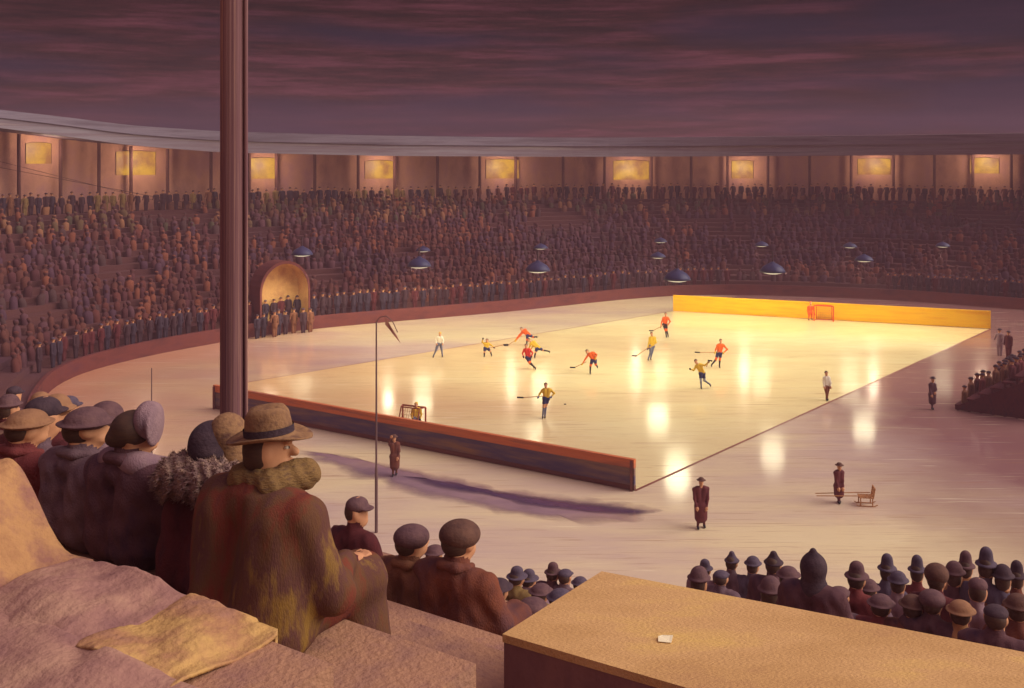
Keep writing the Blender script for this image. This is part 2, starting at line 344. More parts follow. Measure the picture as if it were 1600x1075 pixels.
for k_ in ('shadow_edge', 'shadow_core'):
    nt = mt[k_].node_tree; b = nt.nodes['Principled BSDF']; at = N(nt, 'ShaderNodeAttribute', attribute_name='inset'); tc = N(nt, 'ShaderNodeTexCoord'); nz = N(nt, 'ShaderNodeTexNoise'); nz.inputs['Scale'].default_value = 1.1; nz.inputs['Detail'].default_value = 6
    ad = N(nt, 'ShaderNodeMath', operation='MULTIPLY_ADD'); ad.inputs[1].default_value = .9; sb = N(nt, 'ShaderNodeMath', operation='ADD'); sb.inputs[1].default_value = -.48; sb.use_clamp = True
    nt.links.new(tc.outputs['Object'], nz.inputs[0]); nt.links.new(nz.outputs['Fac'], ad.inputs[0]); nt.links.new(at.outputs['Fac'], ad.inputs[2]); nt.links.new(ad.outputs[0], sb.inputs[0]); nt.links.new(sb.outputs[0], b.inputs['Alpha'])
shadow_sheet('board_shadow', blob(shadow_outer, .9, 2), .004, mt['shadow_edge'], .35)
shadow_sheet('board_shadow', blob(shadow_inner, .5, 9), .008, mt['shadow_core'], .3)

# ------------------------------------------------------------------ rink boards
def board(a, b, h, bands, th, label):
    t = empty('rink_board', a, 0, label=label, cat='rink board')
    d = b - a; n = Vector((d.y, -d.x, 0)).normalized()
    for nm, z0, z1, m, ex in bands:
        bm = bmesh.new(); o = n * (th / 2 + ex)
        q = [Vector((0, 0, 0)) - o, d - o, d + o, o]
        prism(bm, q, z0, z1); bmo(nm, bm, m, t, bevel=.012)
    return t, d, n
t, d, n = board(D, A, 1.2, [('kick_plank', .03, .2, mt['brd_low'], .02), ('panel', .2, .86, mt['brd'], 0), ('top_rail', .86, 1.2, mt['brd_top'], .03)], .12,
    'long dark rink board with an orange top rail in front of the near goal')
for i in (0, 11):
    bm = bmesh.new(); p = d * (.004 if i == 0 else .996)
    prism(bm, [p + Vector((x, y, 0)) + n * .12 for x, y in ((-.05, -.05), (.05, -.05), (.05, .05), (-.05, .05))], 0, 1.14); bmo('post', bm, mt['brd_low'], t)
board(Cc, B, 1.3, [('panel', .03, 1.22, mt['yellow'], 0), ('top_rail', 1.22, 1.34, mt['yellow'], .03)], .12, 'bright yellow rink board along the far end behind the orange goal')

# ------------------------------------------------------------------ far grandstand (one curved bowl)
ctrl = [Vector(p) for p in ((-15, 24, 0), (-18.5, 35, 0), (-21.4, 44.8, 0), (-24.0, 51.7, 0), (-25.4, 57.5, 0), (-24.8, 62.5, 0), (-21.5, 68.8, 0), (-14.9, 76.2, 0), (-1.06, 84.6, 0), (15.4, 95, 0), (30.6, 93.5, 0), (42.4, 86.5, 0), (53, 76, 0), (60, 60, 0), (62, 48, 0))]
def crom(ps, n):
    out = []
    for i in range(len(ps) - 1):
        p0, p1, p2, p3 = ps[max(i - 1, 0)], ps[i], ps[i + 1], ps[min(i + 2, len(ps) - 1)]
        for k in range(n):
            t = k / n
            out.append(.5 * ((2 * p1) + (p2 - p0) * t + (2 * p0 - 5 * p1 + 4 * p2 - p3) * t * t + (3 * p1 - p0 - 3 * p2 + p3) * t ** 3))
    return out + [ps[-1]]
raw = crom(ctrl, 40)
# resample by length, smooth normals
ln = np.concatenate([[0], np.cumsum([(b - a).length for a, b in zip(raw, raw[1:])])])
NP = 150
path = [Vector([float(np.interp(s, ln, [p[i] for p in raw])) for i in range(3)]) for s in np.linspace(0, ln[-1], NP)]
nrm = []
for i in range(NP):
    d = path[min(i + 6, NP - 1)] - path[max(i - 6, 0)]; nrm.append(Vector((-d.y, d.x, 0)).normalized())
for _ in range(4): nrm = [(nrm[max(i - 1, 0)] + nrm[i] + nrm[min(i + 1, NP - 1)]).normalized() for i in range(NP)]
seg = ln[-1] / (NP - 1)
def stand(f, d, z=0):
    i = max(0, min(NP - 1.001, f)); k = int(i); t = i - k
    p = path[k].lerp(path[k + 1], t) + nrm[k].lerp(nrm[k + 1], t).normalized() * d
    return Vector((p.x, p.y, z))
def find(px, d):
    """path index whose point at depth d stands in photo column px"""
    xs = [(800 + F * q.x / q.y) for q in (stand(i, d) for i in range(NP - 1))]
    lo = 30
    for i in range(lo, NP - 2):
        if xs[i] <= px < xs[i + 1]: return i + (px - xs[i]) / (xs[i + 1] - xs[i])
    return None
NT, D0, TD, Z0, TR = 20, .25, 1.18, .75, .385
ZB = Z0 + TR * (NT - 1)
gs = empty('grandstand', (0, 90, 0), label='curved far grandstand with maroon tiers, lit gallery and grey roof edge', cat='grandstand')
gs.location = (0, 0, 0)
def sweep(name, prof, mat, parent, i0=0, i1=NP - 1, closed=False, smooth=False):
    """prof: list of (d, z) or functions of the path index"""
    v, f = [], []
    n = len(prof)
    for i in range(i0, i1 + 1):
        for d, z in prof: v.append(stand(i, d, z(i) if callable(z) else z))
    m = n if closed else n - 1
    for i in range(i1 - i0):
        for k in range(m):
            k2 = (k + 1) % n; f.append([i * n + k, i * n + k2, (i + 1) * n + k2, (i + 1) * n + k])
    if closed: f += [list(range(n)), list(range((i1 - i0) * n, (i1 - i0 + 1) * n))]
    return pyd(name, v, f, mat, parent)
prof = [(D0, Z0)]
for r in range(NT):
    prof.append((D0 + TD * (r + 1), Z0 + TR * r))
    if r < NT - 1: prof.append((D0 + TD * (r + 1), Z0 + TR * (r + 1)))
DB = D0 + TD * NT
sweep('tiers', prof, mt['tier'], gs)
sweep('front_wall', [(0, 0), (0, .95), (.22, .95), (.22, 0)], mt['front'], gs, closed=True)
# roof edge heights follow the photograph's eave line: higher towards the left end
DE = DB - 5.5
def xp(i): q = stand(i, DE); return 800 + F * q.x / max(q.y, 1)
ebx = [-300, 0, 100, 200, 340, 600, 900, 1250, 1700]; eb = [16.3, 15.0, 14.5, 13.85, 13.3, 13.0, 12.95, 13.05, 13.2]; et = [17.4, 16.35, 16.0, 15.5, 15.15, 14.95, 15.0, 15.2, 15.3]
zb = lambda i: float(np.interp(xp(i), ebx, eb)); zt = lambda i: float(np.interp(xp(i), ebx, et))
zm = lambda i: zb(i) * .45 + zt(i) * .55
sweep('gallery_wall', [(DB + 1.2, ZB - .2), (DB + 1.2, lambda i: zb(i) + .3), (DB + 1.6, lambda i: zb(i) + .3), (DB + 1.6, 0)], mt['gal'], gs)
sweep('gallery_floor', [(DB, ZB - .3), (DB, ZB + .0), (DB + 1.18, ZB + .0)], mt['tier'], gs)
roof = sweep('roof', [(DE + .1, lambda i: zb(i) + .12), (DE + .1, lambda i: zt(i) - .1), (DB + 2.2, lambda i: zt(i) + .25), (DB + 2.2, lambda i: zb(i) + .32)], mt['roof'], gs, closed=True)
fas = sweep('fascia', [(DE, zb), (DE, zm), (DE + .09, zm), (DE + .09, zb)], mt['fascia'], roof, closed=True)
gut = sweep('gutter', [(DE - .16, lambda i: zm(i) + .01), (DE - .16, zt), (DE + .09, zt), (DE + .09, lambda i: zm(i) + .01)], mt['gutter'], roof, closed=True)
# gallery posts
for px in (30, 95, 155, 205, 262, 330, 390, 432, 492, 560, 617, 684, 750, 806, 880, 945, 1018, 1080, 1137, 1200, 1265, 1330, 1396, 1460, 1520, 1580, -30, 1650):
    f = find(px, DB + .5)
    if f is None: continue
    p = stand(f, DB + .55); bm = bmesh.new()
    prism(bm, [p + Vector((.16 * math.cos(a), .16 * math.sin(a), 0)) for a in [k * math.pi / 4 for k in range(8)]], ZB, zb(int(f)) + .15)
    bmo('column', bm, mt['post'], gs)
# lit windows
for px, w, y0, y1 in ((60, 40, 222, 252), (212, 62, 234, 270), (411, 46, 246, 276), (592, 44, 250, 276), (785, 52, 248, 276), (986, 56, 250, 278), (1160, 34, 250, 276), (1366, 52, 246, 270), (1538, 46, 246, 268)):
    f = find(px, DB + 1.2)
    if f is None: continue
    q = stand(f, DB + 1.2); Yq = q.y; hw = w * Yq / F / 2 / seg
    ztop = min(EYE - (y0 - HZ) * Yq / F, zb(int(f)) - .25); zbot = EYE - (y1 - HZ) * Yq / F - .2
    fa0, fb0 = find(px - w / 2, DB + 1.2), find(px + w / 2, DB + 1.2)
    if fa0 is None: fa0, fb0 = f - hw, f + hw
    fs = [fa0 + (fb0 - fa0) * k / 6 for k in range(7)]
    v, fc = [], []
    for k, ff in enumerate(fs):
        tt = 1 - ((k - 3) / 3) ** 2
        v += [stand(ff, DB + 1.17, zbot), stand(ff, DB + 1.17, ztop - .12 + .12 * tt)]
    fc = [[2 * k, 2 * k + 2, 2 * k + 3, 2 * k + 1] for k in range(6)]
    fr = bmesh.new()
    pts = [v[0]] + [v[2 * k + 1] for k in range(7)] + [v[12]]
    off = lambda p: stand(0, 0) * 0 + p
    tube(fr, [p + (Vector((0, EYE, 0)) * 0) for p in pts], .025, 6)
    wf = bmo('window', fr, mt['post'], gs)
    pyd('pane', v, fc, mt['win'], wf)
    li = bpy.data.objects.new('window_light', bpy.data.lights.new('window_light', 'POINT')); C.objects.link(li); li.parent = wf
    li.location = stand(f, DB - .9, zbot + 1.3); li.data.energy = 300; li.data.color = (1, .76, .52); li.data.shadow_soft_size = .5

# arched entrance in the stand
fa = find(443, 0); pa = stand(fa, -.25); na = (stand(fa, 5) - stand(fa, 0)).normalized(); ta = Vector((na.y, -na.x, 0))
af = empty('archway', pa); af.parent = gs
HWA, HA, SP = 1.95, 5.1, 3.0
arc = [(-HWA, 0)] + [(-HWA, SP * .5), (-HWA, SP)] + [(HWA * math.cos(math.pi - k * math.pi / 16), SP + (HA - SP) * math.sin(k * math.pi / 16)) for k in range(1, 16)] + [(HWA, SP), (HWA, SP * .5), (HWA, 0)]
outer = []
for x, z in arc:
    outer.append((x * 1.07, z if z < .01 else z + .15 * (z / HA)))
def AP(x, z, dd): return ta * x + na * dd + Vector((0, 0, z))
v, f = [], []; n = len(arc)
for dd in (0, 1.5):
    for x, z in arc: v.append(AP(x, z, dd))
    for x, z in outer: v.append(AP(x, z, dd))
for k in range(n - 1):
    f += [[k, k + 1, n + k + 1, n + k], [n + k, n + k + 1, 3 * n + k + 1, 3 * n + k]]
pyd('surround', v, f, mt['front'], af)
v2 = [AP(x * .995, z * .998, .02) for x, z in arc] + [AP(x * .995, z * .998, 1.4) for x, z in arc]
f2 = [[k, k + 1, n + k + 1, n + k] for k in range(n - 1)] + [[n + k for k in range(n)]]
pyd('passage', v2, f2, mt['tan'], af)
v3 = [AP(x * (1 + .06), z * 1.03, -.05) for x, z in arc] + [AP(x * .985, z * .99, -.05) for x, z in arc]
pyd('arch_trim', v3, [[k, k + 1, n + k + 1, n + k] for k in range(n - 1)], mt['front'], af)
li = bpy.data.objects.new('passage_light', bpy.data.lights.new('passage_light', 'POINT')); C.objects.link(li); li.parent = af
li.location = AP(0, 3.4, .1); li.data.energy = 8; li.data.color = (1, .76, .42); li.data.shadow_soft_size = .5

# ------------------------------------------------------------------ near stand: terrace steps running down towards the rink
ns = empty('terrace', ST(3, -8, 8), label='stepped stone terrace under the nearest spectators', cat='terrace'); ns.location = (0, 0, 0)
S0, TW, ZR = 2.6, .84, 10.51
ROWZ = {}
def rz(k): return ZR - .40 * k - (.06 if k == -1 else 0)
def row_of(s): return int(math.floor((s - S0) / TW))
KMAX = 15
for k in range(-1, KMAX + 1):
    s0, s1 = (S0 + TW * k if k >= 0 else -.6), S0 + TW * (k + 1)
    z = rz(k); tr = -2.50 if k <= 1 else 40
    bm = bmesh.new()
    prism(bm, [ST(s0, -34), ST(s0, tr), ST(s1, tr), ST(s1, -34)], 0 if k == KMAX else z - 1.2, z)
    bmo('step', bm, mt['stone'], ns, bevel=.02 if k < 4 else 0)
bm = bmesh.new(); prism(bm, [ST(-3, -2.47), ST(-3, 40), ST(3.7, 40), ST(3.7, -2.47)], 8.8, 9.1); bmo('landing', bm, mt['blockside'], ns)

# big flat-topped stone block at lower right
bk = empty('stone_block', ST(4.1, 0, 9.1), label='large flat-topped tan stone block at the lower right with a scrap of paper on it', cat='stone block')
bk.location = (0, 0, 0)
P1, P2, Pf, Pn = P(785, 988, 4.51), P(940, 890, 5.2), P(1760, 1046, 4.18), P(1500, 1196, 3.52)
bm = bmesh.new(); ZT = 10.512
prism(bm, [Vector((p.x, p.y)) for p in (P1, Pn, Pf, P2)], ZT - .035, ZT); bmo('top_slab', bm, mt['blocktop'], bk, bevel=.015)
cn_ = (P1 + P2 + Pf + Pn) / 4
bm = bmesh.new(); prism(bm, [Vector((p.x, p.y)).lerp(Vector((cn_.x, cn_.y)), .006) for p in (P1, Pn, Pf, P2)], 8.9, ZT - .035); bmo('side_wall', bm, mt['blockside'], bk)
q = P(1040, 998, 4.45)
bm = bmesh.new(); v_ = [bm.verts.new((q.x + x, q.y + y, ZT + z)) for x, y, z in ((-.035, -.02, .004), (.02, -.03, .003), (.036, .02, .012), (-.01, .035, .006), (-.03, .015, .010))]
bm.faces.new(v_); r_ = bmesh.ops.extrude_face_region(bm, geom=bm.faces[:]); [setattr(x, 'co', x.co + Vector((0, 0, .002))) for x in r_['geom'] if isinstance(x, bmesh.types.BMVert)]
bmo('paper_scrap', bm, mt['paper'], label='small white scrap of paper on the tan stone block', cat='paper')

# ------------------------------------------------------------------ poles
p = P(364, 745, 6.3); k = row_of(p.x * .559 + p.y * .829)
pl = empty('roof_post', (p.x, p.y, rz(k)), label='tall brown post rising behind the man in the broad hat', cat='post')
bm = bmesh.new(); lathe(bm, [(0, 0), (.11, 0), (.11, .05), (.078, .09), (.074, 9.5), (0, 9.5)], 20); bmo('shaft', bm, mt['polep'], pl)
bm = bmesh.new(); tube(bm, [(.088, -.03, .1), (.088, -.03, 9.4)], .012, 8); bmo('conduit', bm, mt['polep'], pl)
def thin_pole(x, yb, yt, r, label, hook):
    g = G(x, yb); h = EYE - (yt - HZ) * g.y / F
    t = empty('pole', g, label=label, cat='pole')
    bm = bmesh.new(); tube(bm, [(0, 0, 0), (0, 0, h * .3), (0, 0, h * .31), (0, 0, h)], [r * 1.5, r * 1.4, r, r * .7], 10); bmo('shaft', bm, mt['thin'], t)
    if hook:
        bm = bmesh.new(); tube(bm, [(0, 0, h), (.12, 0, h + .16), (.34, 0, h + .2), (.55, 0, h + .02), (.72, 0, h - .35)], r * .5, 6); bmo('hook_arm', bm, mt['thin'], t)
        v = [(.3 + .10 * i + (.03 * i * j), .03 * math.sin(i * 2), h + .16 - .16 * i - .25 * j) for i in range(5) for j in range(2)]
        v2 = [(a, b + .02, c) for a, b, c in v]
        n = len(v); f = [[2 * i, 2 * i + 2, 2 * i + 3, 2 * i + 1] for i in range(4)] + [[n + 2 * i + 1, n + 2 * i + 3, n + 2 * i + 2, n + 2 * i] for i in range(4)]
        f += [[0, 1, n + 1, n], [8, n + 8, n + 9, 9]] + [[2 * i, n + 2 * i, n + 2 * i + 2, 2 * i + 2] for i in range(4)] + [[2 * i + 1, 2 * i + 3, n + 2 * i + 3, n + 2 * i + 1] for i in range(4)]
        pyd('pennant', v, f, mt['flag'], t)
    return t
thin_pole(588, 832, 503, .036, 'thin dark pole with a drooping pennant standing before the rink board', True)
thin_pole(237, 722, 575, .03, 'very thin short pole on the ice at the left', False)

# ------------------------------------------------------------------ hanging lamps
LZ = 6.0
lamps = [(472, 398), (661, 392), (655, 416), (845, 388), (840, 423), (1032, 378), (1028, 402), (1058, 437), (1190, 384), (1207, 425), (1328, 386), (1350, 407), (1473, 385)]
lw = {(472, 398): 'deep blue hanging lamp above the arched entrance', (661, 392): 'dark hanging lamp, upper of the stacked pair right of the arch', (655, 416): 'dark hanging lamp, lower of the stacked pair right of the arch',
      (845, 388): 'faint hanging lamp, upper of the pair above the white-topped skaters', (840, 423): 'hanging lamp, lower of the pair in the middle of the far stand', (1032, 378): 'highest of the three lamps hanging above the left end of the yellow board',
      (1028, 402): 'middle of the three lamps hanging above the left end of the yellow board', (1058, 437): 'blue hanging lamp just above the left end of the yellow board', (1190, 384): 'upper of two lamps left of the orange goal',
      (1207, 425): 'lower of two lamps left of the orange goal', (1328, 386): 'upper of two lamps right of the orange goal', (1350, 407): 'lower of two lamps right of the orange goal', (1473, 385): 'rightmost hanging lamp near the end of the far stand'}
def shade_mesh():
    bm = bmesh.new(); lathe(bm, [(0, .62), (.10, .61), (.16, .54), (.34, .46), (.56, .32), (.70, .14), (.76, 0), (.73, 0), (.66, .13), (.5, .3), (.2, .42), (0, .44)], 28); return bm
me_sh = bmo('shade', shade_mesh(), mt['shade'], smooth=True); me_shade = me_sh.data; bpy.data.objects.remove(me_sh)
bm = bmesh.new(); lathe(bm, [(0, .10), (.60, .10), (.63, 0), (.52, -.06), (.3, -.11), (0, -.13)], 24); o_ = bmo('glass', bm, mt['glass'], smooth=True); me_gl = o_.data; bpy.data.objects.remove(o_)
bm = bmesh.new(); tube(bm, [(0, 0, .6), (0, 0, 1.2)], .05, 8); o_ = bmo('stem', bm, mt['cable']); me_st = o_.data; bpy.data.objects.remove(o_)
LD = bpy.data.lights.new('lamp_light', 'SPOT'); LD.energy = 310; LD.specular_factor = .03; LD.color = (1, .90, .58); LD.spot_size = R(153); LD.spot_blend = .75; LD.shadow_soft_size = .7
LD.use_nodes = True; nt = LD.node_tree; em = nt.nodes['Emission']; L = nt.links.new
ge = N(nt, 'ShaderNodeTexCoord'); se = N(nt, 'ShaderNodeSeparateXYZ'); ab = N(nt, 'ShaderNodeMath', operation='ABSOLUTE'); mxn = N(nt, 'ShaderNodeMath', operation='MAXIMUM'); mxn.inputs[1].default_value = .37
pw = N(nt, 'ShaderNodeMath', operation='POWER'); pw.inputs[1].default_value = -2.7
L(ge.outputs['Normal'], se.inputs[0]); L(se.outputs['Z'], ab.inputs[0]); L(ab.outputs[0], mxn.inputs[0]); L(mxn.outputs[0], pw.inputs[0]); L(pw.outputs[0], em.inputs['Strength'])
lpos = []
for xy in lamps:
    Y = (EYE - LZ) * F / (xy[1] - HZ); p = Vector(((xy[0] - 800) * Y / F, Y, LZ)); lpos.append(p)
    t = empty('hanging_lamp', p, label=lw[xy], cat='lamp', group='lamps hanging over the rink')
    if xy[1] < 404 and xy[0] != 472: t.scale = (.72, .72, .6)
    elif xy[0] > 1300: t.scale = (.8, .8, .7)
    for nm, me in (('shade', me_shade), ('glass', me_gl), ('stem', me_st)):
        o = bpy.data.objects.new(nm, me); C.objects.link(o); o.parent = t
    li = bpy.data.objects.new('lamp_light', LD); C.objects.link(li); li.parent = t; li.location = (0, 0, -.9)
for row, lab in (((0, 1, 3, 5, 8, 10, 12), 'far cable carrying the higher row of lamps'), ((2, 4, 6, 7, 9, 11), 'near cable carrying the lower row of lamps')):
    pts = [lpos[i] + Vector((0, 0, 1.2)) for i in row]; pts.sort(key=lambda q: q.x)
    pts = [Vector((-44, 76 if row[0] == 0 else 68, 14))] + pts + [Vector((58, 84 if row[0] == 0 else 70, 12.5))]
    bm = bmesh.new(); tube(bm, pts, .014, 5); bmo('lamp_cable', bm, mt['cable'], label=lab, cat='cable')

# ------------------------------------------------------------------ far spectators
def stand_person_mesh(name, sit=False, arm=0):
    h = -.42 if sit else 0
    pr = [cap((-.09, 0, .06), (-.10, 0, .8), .075, .12, 0), cap((.09, 0, .06), (.10, 0, .8), .075, .12, 0), cap((0, 0, .75), (0, 0, 1.32), .19, .17, 0), cap((-.17, 0, 1.38), (.17, 0, 1.38), .08, .08, 0),
          cap((-.23, 0, 1.36), (-.27, .06, .85), .065, .05, 0), cap((.23, 0, 1.36), (.27 if not arm else .34, .06, .85 if not arm else 1.0), .065, .05, 0),
          cap((0, 0, 1.42), (0, .01, 1.55), .055, .055, 1), ell((0, .02, 1.63), (.085, .1, .12), 1), ell((0, 0, 1.70), (.105, .115, .075), 2), ell((0, .02, 1.675), (.14, .15, .025), 2)]
    return sdf_mesh(name, pr, .042, .05)
base = [stand_person_mesh('person'), stand_person_mesh('person', arm=1)]
for m in base:
    for q in (coat['plum'], mt['skin'], hatm['dark']): m.materials.append(q)
# face detail of these small figures is below a pixel; the coat colour is set per object
def far_person(p, cm, hm, label, group, rzv, sc=1, me=None):
    o = bpy.data.objects.new('person', me or random.choice(base)); C.objects.link(o)
    o.location = p; o.rotation_euler = (0, 0, rzv); o.scale = (sc, sc, sc)
    for i, m in ((0, cm), (2, hm)): o.material_slots[i].link = 'OBJECT'; o.material_slots[i].material = m
    return tag(o, label=label, cat='person', group=group)
ck = ['plum', 'maroon', 'brown', 'navy', 'greypurple', 'olive', 'rust']
def ang(f): n_ = stand(f, 5) - stand(f, 0); return math.atan2(n_.x, -n_.y) if False else math.atan2(-n_.y, -n_.x) - math.pi / 2
x = 24.0; nfront = 0
while x < 1600:
    if not (1145 < x < 1385):
        f = find(x, 1.0)
        if f is not None:
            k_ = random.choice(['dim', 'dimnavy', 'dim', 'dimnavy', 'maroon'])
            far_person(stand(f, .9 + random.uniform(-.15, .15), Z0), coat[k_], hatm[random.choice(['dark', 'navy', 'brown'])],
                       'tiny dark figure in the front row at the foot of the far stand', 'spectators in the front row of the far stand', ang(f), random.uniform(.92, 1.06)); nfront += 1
    x += random.uniform(9.5, 14.5) if x > 380 else random.uniform(10, 16)
x = 4.0; ntop = 0
while x < 1600:
    f = find(x, DB - .6)
    if f is not None:
        far_person(stand(f, DB - .55 + random.uniform(-.2, .2), ZB), coat[random.choice(['dim', 'brown', 'dim', 'dimnavy', 'olive'] if x < 700 else ['dim', 'maroon', 'plum', 'rust', 'dimnavy'])], hatm[random.choice(['dark', 'brown', 'plum'])],
                   'tiny standing figure in the top row of the far stand below the lit gallery', 'spectators along the top row of the far stand', ang(f), random.uniform(.92, 1.08)); ntop += 1
    x += random.uniform(9.5, 15)
for x in (402, 413, 425, 436, 447, 460, 471, 482):
    f = find(x, -.8); far_person(stand(f, -.9 + random.uniform(-.3, .2), 0), coat[random.choice(['dim', 'brown', 'dimnavy'])], hatm['dark'], 'small figure standing on the ice before the arched entrance', 'spectators before the arched entrance', ang(f), random.uniform(.95, 1.08))
# the massed crowd on the tiers between: one object
cv, cf, cmn = [], [], []
ringz = ((0, .24, .2), (.4, .27, .2), (.72, .26, .15), (.84, .08, .08), (.92, .125, .13), (1.06, .14, .15), (1.15, .09, .1))
for r in range(1, NT):
    f = 25.0
    while f < NP - 12:
        d_ = D0 + TD * r + random.uniform(.3, .85); z = Z0 + TR * r - random.uniform(0, .14)
        q = stand(f, d_, z); xq = 800 + F * q.x / max(q.y, 1)
        f += random.uniform(.38, .85) / seg
        if not -60 < xq < 1660: continue
        if abs((q - pa).dot(ta)) < 2.4 and 0 < (q - pa).dot(na) < 2.6: continue
        if random.random() < (.10 if r > NT - 6 else .14): continue
        if noise.noise(Vector((q.x * .16, q.y * .16, r * .35))) > .34: continue
        a_ = ang(f) + random.uniform(-.4, .4); ca, sa = math.cos(a_), math.sin(a_); h_ = random.uniform(.78, 1.1) 
        b0 = len(cv); nn = 6; lx = random.uniform(-.16, .16); wd = random.uniform(.85, 1.35); tk = random.uniform(0, 6.28)
        for zz, rx, ry in ringz:
            for k in range(nn):
                xx = rx * wd * math.cos(k * math.pi / 3) + lx * zz * zz; yy = ry * wd * math.sin(k * math.pi / 3) - .12 * zz * zz * abs(math.sin(tk))
                cv.append((q.x + xx * ca - yy * sa, q.y + xx * sa + yy * ca, z + zz * h_))
        dk_ = noise.noise(Vector((q.x * .07 + 5, q.y * .07, r * .2)))
        if r > NT - 6: mi = random.choice([0, 1, 2, 2, 3, 4, 5, 6])
        elif r > 8: mi = random.choice([7, 7, 8, 3, 8, 4])
        else: mi = random.choice([7, 8, 9, 9, 3, 10])
        if r <= NT - 6 and dk_ > .12: mi = random.choice([8, 2, 3])
        elif r <= NT - 6 and dk_ < -.15: mi = random.choice([9, 7, 10, 4])
        if r > 3 and r < 15 and 1080 < xq < 1420: mi = random.choice([8, 8, 7])
        for j in range(len(ringz) - 1):
            for k in range(nn):
                cf.append([b0 + j * nn + k, b0 + j * nn + (k + 1) % nn, b0 + (j + 1) * nn + (k + 1) % nn, b0 + (j + 1) * nn + k]); cmn.append(mi if j < 3 else (11 if j < 5 else mi))
        cf.append([b0 + (len(ringz) - 1) * nn + k for k in range(nn)]); cmn.append(mi)
cm_ = [M('crowd_%s' % nme, [c, tuple(int(v * 1.15) for v in c)], 1, (1, 1, 1), .95) for nme, c in (('olive', (92, 72, 52)), ('brown', (98, 64, 52)), ('dark', (70, 50, 52)), ('plum', (86, 56, 64)), ('rust', (118, 68, 52)), ('sand', (130, 90, 66)), ('green', (72, 66, 52)), ('maroon', (80, 46, 50)), ('purple', (74, 50, 64)), ('redbrown', (92, 50, 46)), ('brick', (92, 54, 48)), ('face', (86, 54, 54)))]
cro = pyd('crowd', cv, cf, cm_, smooth=True, kind='stuff', label='dense dim crowd filling the maroon tiers of the far stand')
cro.data.polygons.foreach_set('material_index', cmn)

